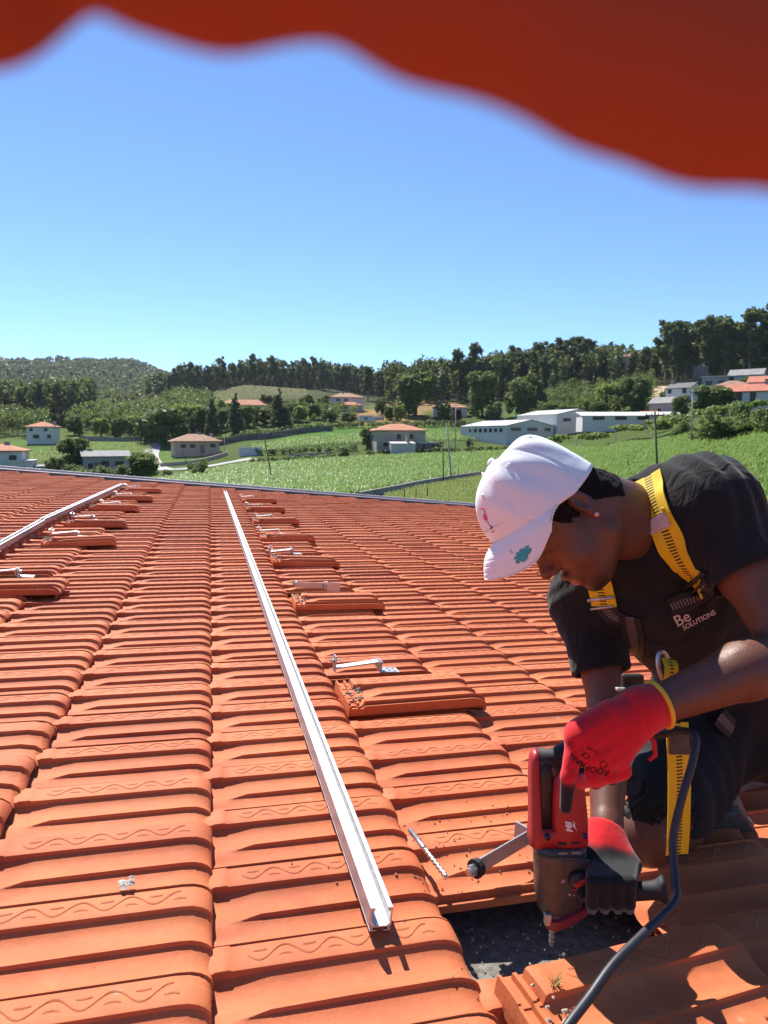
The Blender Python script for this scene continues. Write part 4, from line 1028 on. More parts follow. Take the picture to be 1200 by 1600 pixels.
for i, v in enumerate(LOOSE_R):
    loose('lifted clay tile laid on the roof, %s of the row right of the middle rail' % ordR[i], .528 + .006 * math.sin(i * 2.1), v, .042, rad([1.5, -1, 1, -1.5, .8, -1, .6][i]), rad([0, .4, 2.0, .3, -.5, 0, .3][i]), i)
for i, v in enumerate(LOOSE_L):
    loose('lifted clay tile, %s of the row beside the left rail' % ['nearest', 'second', 'third', 'fourth', 'fifth', 'farthest'][i], -1.045 + .03 * math.sin(i * 1.7), v - .06, .044, rad([-2, 6, 1.5, -1, 1, 0][i]), rad([0, -1.2, .5, .3, 0, .4][i]), i + 1)
loose('lifted clay tile with mortar on its head in the front right corner', .548, .752, .036, rad(7), rad(1.5), 0)

def hook(label, u, v, n, rz, flip=1, dark=False, group='steel roof hooks'):
    root = empty('roof_hook'); 
    m = M_STEEL
    mb = MB(); mb.box((.115, 0, .003), (.075, .055, .005), bev=.0015); base = mb.build('base_plate', m, root)
    for hx in (-.022, 0, .022):
        for hy in (-.014, .014):
            h_ = MB(); h_.tube([(.115 + hx, hy, .0052), (.115 + hx, hy, .0062)], .0048, 8); h_.build('screw_hole', M_BLACKP, base)
    mb = MB(); mb.box((.079, 0, .022), (.005, .05, .044), bev=.0015); mb.box((.068, 0, .030), (.004, .05, .03), bev=.001); mb.build('upright', m, root)
    b = MB(); b.tube([(.060, .0, .030), (.092, 0, .030)], .006, 6); b.build('bolt', m, root)
    mb = MB(); mb.add([(-.09, -.016, .012), (-.09, .016, .012), (.066, .016, .034), (.066, -.016, .034), (-.09, -.016, .017), (-.09, .016, .017), (.066, .016, .039), (.066, -.016, .039)],
                      [(0, 1, 2, 3), (4, 7, 6, 5), (0, 4, 5, 1), (1, 5, 6, 2), (2, 6, 7, 3), (3, 7, 4, 0)]); mb.build('arm', m, root)
    mb = MB(); mb.box((-.0925, 0, .030), (.005, .034, .058), bev=.0015); mb.build('end_plate', m, root)
    b = MB(); b.tube([(-.112, 0, .04), (-.075, 0, .04)], .005, 6); b.tube([(-.104, 0, .04), (-.097, 0, .04)], .010, 6); b.build('clamp_bolt', m, root)
    root.matrix_world = ROOFM @ Matrix.Translation((u, v, n)) @ Matrix.Rotation(rz, 4, 'Z') @ Matrix.Rotation(rad(90) * (0 if not dark else -1), 4, 'X')
    tag(root, label, 'roof hook', group); return root
for i, v in enumerate(LOOSE_R):
    hook('steel roof hook behind the %s lifted tile right of the middle rail' % ordR[i], .585 + .03 * math.sin(i * 1.9), v + .34, .002 if i != 1 else .03, rad([4, -3, 14, -6, 8, -10, 5][i]), dark=(i == 1))
for i, v in enumerate(LOOSE_L):
    hook('steel roof hook behind the %s lifted tile beside the left rail' % ['nearest', 'second', 'third', 'fourth', 'fifth', 'farthest'][i], -.98 + .03 * math.sin(i * 2.3), v + .30, .003, rad([3, 12, -8, 6, 2, -5][i]))

# rubble in the open hole
rng = np.random.default_rng(77); mb = MB()
for i in range(760):
    c = W(rng.uniform(.47, .90), rng.uniform(.93, 1.22), -.112 + rng.uniform(0, .012)); r = rng.uniform(.0015, .005) if i > 6 else rng.uniform(.008, .014)
    if i < 600: c = W(rng.uniform(.455, .62), rng.uniform(.93, 1.03), -.105 + rng.uniform(0, .02))
    vs = [c + r * np.array(p) * rng.uniform(.6, 1.3) for p in ((1, 0, 0), (0, 1, 0), (-1, 0, 0), (0, -1, 0), (.1, .1, .9), (0, 0, -.8))]
    mb.add(vs, [(0, 1, 4), (1, 2, 4), (2, 3, 4), (3, 0, 4), (1, 0, 5), (2, 1, 5), (3, 2, 5), (0, 3, 5)])
o = mb.build('rubble', simple('mortar_rubble', (.36, .32, .26), .97, var=.35, scale=70)); o['kind'] = 'stuff'; o['label'] = 'grey mortar rubble in the opened hole in the roof'; o['category'] = 'rubble'

M_GALV = simple('galvanised_plate', (.36, .36, .37), .5, .45, var=.12, scale=90, bump=.08, bdist=.001)
# the hook by the hole, with a rubber washer and bolt
def RP(x, y, n):                                                  # the roof point seen in a direction, at height n
    d = RM @ np.array([(x - 600) / F, (y - 800) / F, 1.0]); return CAM + d * ((n - CAMH) / d.dot(RN))
A, B = RP(745, 1356, .022), RP(826, 1308, .030)
root = empty('roof_hook', A)
d = nrm(B - A); up = RN; sd = nrm(np.cross(d, up)); up = np.cross(sd, d)
def fr(c, sx, sy, sz, bev=.0012): return MB().box((0, 0, 0), (sx, sy, sz), M=Matrix((d, sd, up)).transposed(), bev=bev), c
def frb(name, c, sx, sy, sz, mat, parent, bev=.0012):
    mb, c = fr(c, sx, sy, sz, bev); return mb.build(name, mat, parent, loc=c)
L = np.linalg.norm(B - A)
frb('arm', d * L / 2 + up * .0, L, .004, .033, M_GALV, root)
frb('cross_plate', d * (L + .003), .005, .075, .036, M_GALV, root)
frb('base_plate', d * (L + .04) + sd * .02 + up * -.010, .07, .055, .005, M_GALV, root)
MB().tube([-d * .002, d * .006], .0175, 14).build('rubber_washer', M_RUBBER, root)
MB().tube([-d * .007, -d * .002], .0185, 14).build('washer', M_RUBBER, root)
MB().tube([-d * .026, -d * .007], .0075, 8).build('bolt', M_STEEL, root)
MB().tube([-d * .018, -d * .008], .0115, 6).build('nut', M_STEEL, root)
tag(root, 'steel roof hook with black washer and bolt beside the drill', 'roof hook', 'steel roof hooks')

# drill bit lying on the tiles
def fluted(A, B, r, turns, n=60, start=0.0):
    A, B = np.asarray(A, float), np.asarray(B, float); d = nrm(B - A); a = nrm(np.cross(d, [0.3, .2, 1])); b = np.cross(d, a); L = np.linalg.norm(B - A)
    vs, fs = [], []; m = 12
    for i in range(n + 1):
        q = i / n
        for k in range(m):
            t_ = 2 * PI * k / m; ph = 2 * t_ + 2 * PI * turns * q * 2
            rr = r * (1 if q < start else .80 + .2 * math.tanh(3 * math.sin(ph)))
            if q > .965: rr *= max(.12, (1 - q) / .035)
            vs.append(A + d * L * q + rr * (math.cos(t_) * a + math.sin(t_) * b))
    for i in range(n):
        for k in range(m): fs.append((i * m + k, i * m + (k + 1) % m, (i + 1) * m + (k + 1) % m, (i + 1) * m + k))
    fs.append(tuple(range(m - 1, -1, -1))); fs.append(tuple(n * m + k for k in range(m)))
    mb = MB(); mb.add(vs, fs); return mb
A, B = W(.474, 1.392, .004), W(.492, 1.202, .014)
root = empty('drill_bit', A); mid = A + (B - A) * .42
MB().tube([A - A, (mid - A) * .93, mid - A], [.0052, .0052, .0045], 12).build('shank', metal('bit_steel', (.50, .49, .48), .35), root, True)
fluted(mid - A, B - A, .0054, 4).build('flute', metal('bit_bright', (.72, .66, .58), .3), root, True)
tag(root, 'loose masonry drill bit lying on the tiles near the rail', 'drill bit')

# bird dropping and dry weed
rng = np.random.default_rng(5); mb = MB()
for i in range(9):
    c = W(-.085 + rng.normal() * .008, 1.262 + rng.normal() * .006, -.003 + .001 * i); r = rng.uniform(.004, .011)
    pts = [c + r * (RU * math.cos(a) * rng.uniform(.5, 1.3) + RV * math.sin(a) * rng.uniform(.4, 1.0)) for a in np.arange(7) * 2 * PI / 7]
    mb.add(pts + [c + RN * .0025], [(k, (k + 1) % 7, 7) for k in range(7)])
o = mb.build('bird_dropping', simple('dried_dropping', (.38, .35, .30), .95, var=.5, scale=300)); tag(o, 'dried grey bird dropping on a left foreground tile', 'dropping')
rng = np.random.default_rng(6); mb = MB(); c = W(.575, .925, -.002)
for i in range(16):
    a = rng.uniform(0, 6.28); e = c + RU * math.cos(a) * .012 + RV * math.sin(a) * .012 + RN * rng.uniform(.012, .034)
    mb.tube([c + (e - c) * .0 + RU * rng.normal() * .004 + RV * rng.normal() * .004, (c + e) / 2 + RN * .006, e], [.0011, .0009, .0003], 4)
o = mb.build('dry_weed', simple('dry_straw', (.42, .33, .12), .9, var=.3, scale=80)); tag(o, 'tuft of dry weed on the lifted tile in front', 'weed')

rng = np.random.default_rng(31); mb = MB()                        # crumbs of clay and mortar dust round the opened tiles
for i in range(260):
    if i < 150: u, v = rng.normal(.55, .16), rng.normal(1.36, .16)
    else: k = rng.integers(0, 4); u, v = rng.normal(.62, .12), LOOSE_R[k] + rng.normal(.1, .2)
    if .47 < u < .9 and .95 < v < 1.24: continue
    j = math.floor((u - U0) / TC); x = u - U0 - TC * j; sx_ = ((col_phase(j) - v) / TP) % 1.0
    z = tile_z(x, sx_, float(np.interp(sx_, [p[0] for p in PROF[1:25]], [p[1] for p in PROF[1:25]])), 0); r = rng.uniform(.0012, .0036); c = W(u, v, z + r * .5)
    mb.add([c + r * np.array(p) * rng.uniform(.6, 1.3) for p in ((1, 0, 0), (0, 1, 0), (-1, 0, 0), (0, -1, 0), (.1, .1, .8), (0, 0, -.6))], [(0, 1, 4), (1, 2, 4), (2, 3, 4), (3, 0, 4), (1, 0, 5), (2, 1, 5), (3, 2, 5), (0, 3, 5)])
o = mb.build('crumbs', simple('clay_crumbs', (.36, .20, .12), .95, var=.5, scale=160)); o['kind'] = 'stuff'; o['label'] = 'crumbs of clay and mortar scattered round the opened tiles'; o['category'] = 'crumbs'

# ------------------------------------------------------------------ rounded bodies: distance field and surface nets
class Field:
    def __init__(s, pts, pad, res):
        pts = np.asarray(pts, float); s.lo = pts.min(0) - pad; s.res = res
        s.n = np.ceil((pts.max(0) + pad - s.lo) / res).astype(int) + 1
        s.f = np.full(s.n, 9.0, dtype=np.float32)
    def sub(s, lo, hi):
        a = np.clip(np.floor((lo - s.lo) / s.res).astype(int), 0, s.n - 1); b = np.clip(np.ceil((hi - s.lo) / s.res).astype(int) + 1, 1, s.n)
        if np.any(b <= a): return None, None
        g = np.meshgrid(*[(np.arange(a[i], b[i]) * s.res + s.lo[i]).astype(np.float32) for i in range(3)], indexing='ij')
        return (slice(a[0], b[0]), slice(a[1], b[1]), slice(a[2], b[2])), np.stack(g, -1)
    def put(s, sl, d, k, op='u'):
        c = s.f[sl]
        if op == 's': d = -d; 
        if op == 'u':
            if k <= 0: s.f[sl] = np.minimum(c, d)
            else:
                h = np.clip(.5 + .5 * (c - d) / k, 0, 1); s.f[sl] = c * (1 - h) + d * h - k * h * (1 - h)
        else:
            if k <= 0: s.f[sl] = np.maximum(c, d)
            else:
                h = np.clip(.5 - .5 * (c - d) / k, 0, 1); s.f[sl] = c * (1 - h) + d * h + k * h * (1 - h)
    def cap(s, a, b, ra, rb, k=.02, op='u', flat=None):
        a, b = np.asarray(a, float), np.asarray(b, float); m = max(ra, rb) + k + .03
        sl, p = s.sub(np.minimum(a, b) - m, np.maximum(a, b) + m)
        if sl is None: return s
        d = (b - a).astype(np.float32); t_ = np.clip(((p - a) @ d) / max(d @ d, 1e-9), 0, 1)
        q = p - (a + t_[..., None] * d)
        if flat is not None:                                      # squash along one direction: (axis, factor)
            ax = nrm(flat[0]).astype(np.float32); c = q @ ax; q = q + ax * (c * (flat[1] - 1))[..., None]
        s.put(sl, np.linalg.norm(q, axis=-1) - (ra + (rb - ra) * t_), k, op); return s
    def ell(s, c, ax, r, k=.02, op='u'):
        c = np.asarray(c, float); A = np.array([nrm(v) for v in ax]); r = np.asarray(r, float); m = r.max() + k + .03
        sl, p = s.sub(c - m, c + m)
        if sl is None: return s
        q = ((p - c) @ A.T.astype(np.float32)) / r; l = np.linalg.norm(q, axis=-1); l2 = np.linalg.norm(q / r, axis=-1)
        s.put(sl, l * (l - 1) / np.maximum(l2, 1e-6), k, op); return s
    def half(s, c, nv, k=0.0):                                    # keep what lies behind the plane
        sl, p = s.sub(s.lo, s.lo + s.n * s.res)
        s.put(sl, -((p - np.asarray(c)) @ nrm(nv)), k, 's'); return s
    def add(s, fn):
        sl, p = s.sub(s.lo, s.lo + s.n * s.res); s.f += fn(p).astype(np.float32); return s
    def mesh(s, name, mat=None, smooth_it=2, keep_one=False):
        f = s.f; ins = f < 0; n = f.shape
        # active cells
        c = np.zeros(np.array(n) - 1, dtype=np.int8)
        for dx in (0, 1):
            for dy in (0, 1):
                for dz in (0, 1): c += ins[dx:n[0] - 1 + dx, dy:n[1] - 1 + dy, dz:n[2] - 1 + dz]
        act = (c > 0) & (c < 8); idx = np.full(act.shape, -1, dtype=np.int32); ce = np.argwhere(act); idx[act] = np.arange(len(ce))
        P = np.zeros((len(ce), 3)); Wt = np.zeros(len(ce))
        cor = [(0, 0, 0), (1, 0, 0), (0, 1, 0), (1, 1, 0), (0, 0, 1), (1, 0, 1), (0, 1, 1), (1, 1, 1)]
        for a in range(8):
            for b in range(a + 1, 8):
                if sum(abs(cor[a][i] - cor[b][i]) for i in range(3)) != 1: continue
                fa = f[ce[:, 0] + cor[a][0], ce[:, 1] + cor[a][1], ce[:, 2] + cor[a][2]]; fb = f[ce[:, 0] + cor[b][0], ce[:, 1] + cor[b][1], ce[:, 2] + cor[b][2]]
                m = (fa < 0) != (fb < 0)
                t_ = np.where(m, fa / np.where(np.abs(fa - fb) < 1e-9, 1, fa - fb), 0)
                pt = np.array(cor[a]) + t_[:, None] * (np.array(cor[b]) - np.array(cor[a]))
                P += pt * m[:, None]; Wt += m
        P = (P / Wt[:, None] + ce) * s.res + s.lo
        Q = []
        for ax in range(3):
            o1, o2 = [(1, 2), (2, 0), (0, 1)][ax]
            sh = list(n); sh[ax] -= 1
            s0 = [slice(None)] * 3; s1 = [slice(None)] * 3; s0[ax] = slice(0, -1); s1[ax] = slice(1, None)
            x = ins[tuple(s0)] != ins[tuple(s1)]; e = np.argwhere(x)
            e = e[(e[:, o1] > 0) & (e[:, o2] > 0) & (e[:, o1] < n[o1] - 1) & (e[:, o2] < n[o2] - 1)]
            def g(d1, d2):
                q = e.copy(); q[:, o1] += d1; q[:, o2] += d2; return idx[q[:, 0], q[:, 1], q[:, 2]]
            quad = np.stack([g(-1, -1), g(0, -1), g(0, 0), g(-1, 0)], 1)
            fl = ins[e[:, 0], e[:, 1], e[:, 2]]
            quad[~fl] = quad[~fl][:, ::-1]; Q.append(quad)
        Q = np.concatenate(Q); Q = Q[(Q >= 0).all(1)]
        if keep_one:
            lab = np.arange(len(P))
            for _ in range(400):
                m = lab[Q].min(1); l2 = lab.copy()
                for i in range(4): np.minimum.at(l2, Q[:, i], m)
                l2 = l2[l2]
                if (l2 == lab).all(): break
                lab = l2
            big = np.bincount(lab[Q[:, 0]]).argmax(); Q = Q[lab[Q[:, 0]] == big]
            us = np.unique(Q); mp_ = np.full(len(P), -1); mp_[us] = np.arange(len(us)); P = P[us]; Q = mp_[Q]
        for _ in range(smooth_it):                                # light relaxation against grid stepping
            S = np.zeros_like(P); cnt = np.zeros(len(P))
            for i in range(4):
                a, b = Q[:, i], Q[:, (i + 1) % 4]
                np.add.at(S, a, P[b]); np.add.at(S, b, P[a]); np.add.at(cnt, a, 1); np.add.at(cnt, b, 1)
            P = P * .45 + .55 * S / np.maximum(cnt, 1)[:, None]
        me = quad_mesh(name, P, Q, True)
        if mat is not None: me.materials.append(mat)
        s.P = P; return me
def col_attr(me, name, arr):
    a = me.color_attributes.new(name, 'FLOAT_COLOR', 'POINT'); n = len(me.vertices)
    a.data.foreach_set('color', np.concatenate([np.asarray(arr, np.float32).reshape(n, 3), np.ones((n, 1), np.float32)], 1).ravel())
def sig(x): return 1 / (1 + np.exp(-np.clip(x, -40, 40)))
def camdir(x, y, z): return RM @ np.array([x, y, z], float)

# ------------------------------------------------------------------ the worker
# joints
HD = PX(906, 797, 1.36)                                           # between the ears
hF = nrm(camdir(-.545, .83, -.10)); hU = camdir(-.84, -.55, 0.02); hU = nrm(hU - hF * hU.dot(hF)); hR = np.cross(hF, hU)
def h(f_, u_, r_=0.0): return HD + hF * f_ + hU * u_ + hR * r_
NECK = PX(992, 822, 1.43)
LSH, LEL, LWR = PX(1108, 800, 1.36), PX(1238, 1018, 1.22), PX(1008, 1110, 1.165)
RSH, REL, RWR = PX(915, 938, 1.57), PX(952, 1108, 1.475), PX(948, 1288, 1.285)
CHEST = PX(1040, 905, 1.52); BELLY = PX(1105, 1010, 1.60); PELV = PX(1160, 1095, 1.68)
RHIP, RKNEE, RANK = PX(1105, 1130, 1.68), PX(1012, 1300, 1.43), PX(1110, 1262, 1.80)
LHIP, LKNEE, LANK = PX(1205, 1100, 1.66), PX(1300, 1035, 1.55), PX(1205, 1165, 1.84)
sR = nrm(RSH - LSH); sS = nrm(NECK - PELV); sFw = nrm(np.cross(sS, sR)); sS = np.cross(sR, sFw)

# --- body
fld = Field([h(.14, -.12), h(0, .15), LSH, LEL, RSH, REL, RWR, RKNEE, RANK, LKNEE, LANK, PELV], .13, .0045)
fld.ell(h(.018, .052), (hF, hU, hR), (.098, .088, .077), .01)                       # skull
fld.ell(h(.062, -.012), (hF, hU, hR), (.056, .075, .063), .03)                      # face
fld.ell(h(.080, -.080), (hF, hU, hR), (.034, .030, .040), .03)                      # chin and jaw
fld.cap(h(.015, -.055, -.048), h(.078, -.088, -.016), .022, .020, .03); fld.cap(h(.015, -.055, .048), h(.078, -.088, .016), .022, .020, .03)
fld.ell(h(.104, .044), (hF, hU, hR), (.017, .016, .055), .02)                       # brow
for sg in (-1, 1):
    fld.ell(h(.082, -.030, .042 * sg), (hF, hU, hR), (.026, .024, .022), .02)       # cheek
    fld.ell(h(.114, .022, .032 * sg), (hF, hU, hR), (.016, .010, .017), .010, 's')  # eye socket
    fld.ell(h(.099, .021, .032 * sg), (hF, hU, hR), (.0135, .0125, .0145), .006)    # closed lid
fld.cap(h(.112, .028), h(.134, -.006), .0085, .011, .012)                           # nose
fld.ell(h(.138, -.011), (hF, hU, hR), (.0135, .011, .0125), .008)
for sg in (-1, 1):
    fld.ell(h(.125, -.018, .0145 * sg), (hF, hU, hR), (.012, .009, .0085), .006)
    fld.ell(h(.130, -.027, .007 * sg), (hF, hU, hR), (.005, .005, .0035), .003, 's')
fld.cap(h(.112, -.056, -.024), h(.112, -.056, .024), .0110, .0110, .010)            # mouth and lips
fld.cap(h(.122, -.0450, -.013), h(.122, -.0450, .013), .0088, .0088, .006)
fld.cap(h(.117, -.0665, -.014), h(.117, -.0665, .014), .0098, .0098, .006)
fld.cap(h(.130, -.0560, -.029), h(.130, -.0560, .029), .0060, .0060, .003, 's')
fld.ell(h(.104, -.096), (hF, hU, hR), (.015, .014, .022), .015)
for sg in (-1, 1):                                                                  # ears
    ec = h(.005, .020, .077 * sg); ax = (nrm(hF * .25 * -1 + hR * sg), nrm(hU - hF * .15), hF)
    fld.ell(ec + hR * sg * .004, ax, (.008, .031, .018), .006)
    fld.ell(ec + hR * sg * .012 + hF * .002 + hU * .004, ax, (.009, .019, .010), .004, 's')
    fld.ell(h(.012, -.008, .079 * sg), (hF, hU, hR), (.009, .010, .006), .005)
fld.cap(h(-.028, -.02), NECK + (NECK - h(-.02, -.02)) * .25, .058, .066, .03)        # neck
fld.cap(PX(944, 787, 1.385), PX(1004, 808, 1.435), .050, .064, .03)
fld.cap(h(.018, -.06), NECK + sFw * .03, .040, .050, .03)
fld.ell(CHEST, (sR, sS, sFw), (.165, .17, .10), .04); fld.cap(CHEST, PELV, .115, .125, .05)
fld.cap(LSH, RSH, .055, .055, .03)
fld.cap(LSH, LSH + (LEL - LSH) * .45, .056, .052, .03); fld.cap(LSH + (LEL - LSH) * .35, LEL, .051, .040, .02)
fL = nrm(LWR - LEL)
fld.cap(LEL, LEL + (LWR - LEL) * .32, .042, .0475, .02); fld.cap(LEL + (LWR - LEL) * .32, LWR, .0475, .0285, .02)
fld.cap(RSH, REL, .050, .040, .03); fld.cap(REL, REL + (RWR - REL) * .3, .039, .043, .02); fld.cap(REL + (RWR - REL) * .3, RWR, .043, .0275, .02)
fld.cap(LWR, LWR + nrm(LWR - LEL) * .05, .0285, .026, .01); fld.cap(RWR, RWR + nrm(RWR - REL) * .05, .0275, .026, .01)
fld.cap(RHIP, RKNEE, .088, .060, .03); fld.ell(RKNEE, (camdir(1, 0, 0), camdir(0, 1, 0), camdir(0, 0, 1)), (.062, .060, .058), .02)
fld.cap(RKNEE, RKNEE + (RANK - RKNEE) * .4, .056, .058, .02); fld.cap(RKNEE + (RANK - RKNEE) * .4, RANK, .058, .038, .02)
fld.cap(LHIP, LKNEE, .088, .060, .03); fld.cap(LKNEE, LKNEE + (LANK - LKNEE) * .4, .055, .058, .02); fld.cap(LKNEE + (LANK - LKNEE) * .4, LANK, .058, .040, .02)
me = fld.mesh('person', None, 2)
P = fld.P; q = P - HD; qf, qu, qr = q @ hF, q @ hU, q @ hR
skin = np.array([.150, .056, .032]); colr_ = np.tile(skin, (len(P), 1))
hd = (np.abs(qf) < .2) & (np.abs(qu) < .17) & (np.abs(qr) < .12)
def paint(m, c):
    global colr_
    m = np.clip(m, 0, 1)[:, None] * hd[:, None]; colr_ = colr_ * (1 - m) + np.array(c) * m
paint(sig((-.0095 - np.abs((qu + .0665))) / .003 + 4.8) * sig((qf - .106) / .003) * sig((.021 - np.abs(qr)) / .003), (.46, .13, .11))   # lower lip
paint(.7 * sig((.006 - np.abs(qu + .0465)) / .002) * sig((qf - .114) / .003) * sig((.022 - np.abs(qr)) / .003), (.16, .06, .05))        # upper lip
beard = sig((-.078 - qu) / .006) * sig((qf - .055) / .012); paint(.88 * beard * sig((.05 - np.abs(qr)) / .006), (.016, .011, .010))
paint(.8 * sig((.0042 - np.abs(qu + .0365)) / .0015) * sig((qf - .112) / .004) * sig((.030 - np.abs(qr)) / .004) * sig((np.abs(qr) - .004) / .002), (.02, .013, .011))   # moustache
paint(.9 * sig((.0045 - np.abs(qu - .041 + .10 * np.abs(np.abs(qr) - .034))) / .0016) * sig((qf - .080) / .006) * sig((.024 - np.abs(np.abs(qr) - .036)) / .003), (.018, .012, .010))   # eyebrows
paint(.95 * sig((.0022 - np.abs(qu - .0150 + 2.5 * (np.abs(qr) - .032) ** 2 * 10 - .003)) / .0008) * sig((qf - .080) / .004) * sig((.015 - np.abs(np.abs(qr) - .033)) / .002), (.010, .007, .006))  # lashes
side = sig((.018 - np.abs(qf - .026)) / .005) * sig((qu + .012) / .008) * sig((np.abs(qr) - .045) / .008) * sig((qf - .020) / .004); paint(.85 * side, (.018, .012, .010))
t = NT('dark_skin'); va = t.node('ShaderNodeVertexColor'); va.layer_name = 'tone'
nz = t.noise(55, 5, .6); nz2 = t.noise(420, 3, .6)
t.link(t.mix(t.math('MULTIPLY', nz.outputs[0], .4), va.outputs[0], (.62, .58, .56), 'MULTIPLY'), t.b.inputs['Base Color'])
rr_ = t.ramp(nz.outputs[0], [(.3, (.36,) * 3), (.7, (.58,) * 3)]); t.link(rr_.outputs[0], t.b.inputs['Roughness']); t.b.inputs['Specular IOR Level'].default_value = .45
t.b.inputs['Subsurface Weight'].default_value = .06; t.b.inputs['Subsurface Radius'].default_value = (.01, .004, .002); t.b.inputs['Subsurface Scale'].default_value = .5
nz3 = t.noise(24, 4, .6); b_ = t.bump(nz3.outputs[0], .22, .006); t.bump(nz2.outputs[0], .4, .0010, b_)
me.materials.append(t.m); col_attr(me, 'tone', colr_)
person = put('person', me)
tag(person, 'kneeling worker in white cap, black t-shirt and yellow harness using both hands to drill', 'person')

# --- hair
M_HAIR = NT('black_curly_hair'); M_HAIR.set(Roughness=.9); M_HAIR.b.inputs['Base Color'].default_value = (.012, .010, .009, 1); M_HAIR.b.inputs['Specular IOR Level'].default_value = .2
vo = M_HAIR.node('ShaderNodeTexVoronoi'); vo.inputs['Scale'].default_value = 420; tc = M_HAIR.node('ShaderNodeTexCoord'); M_HAIR.link(tc.outputs['Object'], vo.inputs['Vector']); M_HAIR.bump(vo.outputs['Distance'], 1.0, .004); M_HAIR = M_HAIR.m
fh = Field([h(-.10, -.07, -.09), h(.07, .09, .09)], .02, .003)
fh.ell(h(.018, .052), (hF, hU, hR), (.1005, .0905, .0800), .01); fh.cap(h(-.028, -.02), NECK, .0605, .066, .03); fh.cap(PX(944, 787, 1.385), PX(1004, 808, 1.435), .0525, .066, .03)
for sg in (-1, 1): fh.ell(h(.006, .020, .085 * sg), (hF, hU, hR), (.022, .030, .02), .005, 's')
sl, p = fh.sub(fh.lo, fh.lo + fh.n * fh.res); p = p - HD; pf, pu = p @ hF, p @ hU
keep = np.minimum((pf + .018) * .75 - (pu + .002) * .66, np.maximum(.010 - pu, pf - .052 - .2 * pu))
fh.f[sl] = np.maximum(np.maximum(np.maximum(fh.f[sl], keep), pu - .066), (-.040 - pu) * .85 - (pf + .07) * .5)
rngh = np.random.default_rng(2)
fh.add(lambda p: .0016 * np.sin(p[..., 0] * 610 + 2 * np.sin(p[..., 2] * 340)) * np.sin(p[..., 1] * 570 + p[..., 2] * 210) * np.sin(p[..., 2] * 640) + .0022 * np.sin(p[..., 0] * 170) * np.sin(p[..., 1] * 150 + 1) * np.sin(p[..., 2] * 190))
put('hair', fh.mesh('hair', M_HAIR, 1), None, person)

# --- cap
def rim_u(f_): return .042 + .42 * max(0.0, f_) - .15 * max(0.0, -f_)
t = NT('white_cotton'); nz = t.noise(900, 2, .5); nb = t.noise(28, 3, .5)
t.set(Roughness=.9); t.b.inputs['Base Color'].default_value = (.80, .80, .82, 1); t.b.inputs['Specular IOR Level'].default_value = .2
t.b.inputs['Sheen Weight'].default_value = .2
b_ = t.bump(nb.outputs[0], .25, .006); t.bump(nz.outputs[0], .3, .0006, b_); M_CAP = t.m
def dome(ph, q):                                                  # ph: bearing on the head, q: 0 rim .. 1 button
    ca, sa = math.cos(ph), math.sin(ph)
    a = .116 if ca > 0 else .113
    R_ = math.cos(q * PI / 2) ** (.72 - .22 * max(0.0, -ca)); H_ = math.sin(q * PI / 2) ** (1.05 - .06 * max(0.0, -ca))
    f0 = .028 + a * ca; r0 = .091 * sa
    ru = rim_u(f0); top = .192 - .02 * max(0.0, -ca) * (1 - R_)
    f_ = .028 + (f0 - .028) * R_ - .012 * H_; r_ = r0 * R_
    for k in range(6):                                            # six panel seams
        dphi = abs((ph - (k * PI / 3) + PI) % (2 * PI) - PI)
        g = math.exp(-(dphi * R_ / .024) ** 2) * .0014 * min(1, R_ * 3)
        f_ -= g * ca; r_ -= g * sa
    wob = .0022 * math.sin(5 * ph + 3 * q) * math.sin(q * PI) + .0016 * math.sin(11 * ph - 7 * q) * math.sin(q * PI)
    return h(f_ + wob * ca, ru * (1 - H_) + top * H_, r_ + wob * sa)
mb = MB(); NPH, NQ = 180, 30
vs = [dome(2 * PI * i / NPH, q / NQ * .985) for q in range(NQ + 1) for i in range(NPH)]
vs = [HD + (v - HD) * 1.0 for v in vs]
fs = [(q * NPH + i, q * NPH + (i + 1) % NPH, (q + 1) * NPH + (i + 1) % NPH, (q + 1) * NPH + i) for q in range(NQ) for i in range(NPH)] + [tuple(NQ * NPH + i for i in range(NPH))]
inn = [dome(2 * PI * i / NPH, .0) for i in range(NPH)]            # turned-in sweatband
b0 = len(vs); cc_ = h(.028, .06)
vs += [p + nrm(cc_ - p) * .004 - hU * .002 for p in inn]; vs += [p + nrm(cc_ - p) * .006 + hU * .03 for p in inn]
for i in range(NPH):
    j = (i + 1) % NPH; fs += [(j, i, b0 + i, b0 + j), (b0 + j, b0 + i, b0 + NPH + i, b0 + NPH + j)]
mb.add(vs, fs); cap = mb.build('cap', M_CAP, person, True)
cap['label'] = 'white cotton baseball cap with pink and teal prints'
bt = Field([dome(0, .985)], .02, .0016); bt.ell(h(.016, .193), (hF, hU, hR), (.009, .0055, .009), 0); put('button', bt.mesh('button', M_CAP, 1), None, cap)
for (ph, q) in ((-PI / 6, .60), (-PI / 2, .62), (PI / 6, .60), (PI / 2, .62), (-PI * 5 / 6, .6)):
    p0 = dome(ph, q); nv = nrm(p0 - h(.02, .06)); a_ = nrm(np.cross(nv, hU)); b2 = np.cross(nv, a_)
    ey = MB(); ring = [p0 + nv * .0012 + .0036 * (math.cos(x) * a_ + math.sin(x) * b2) for x in np.arange(13) * 2 * PI / 12]
    ey.tube(ring, .0013, 6, False); ey.build('eyelet', M_CAP, cap, True)
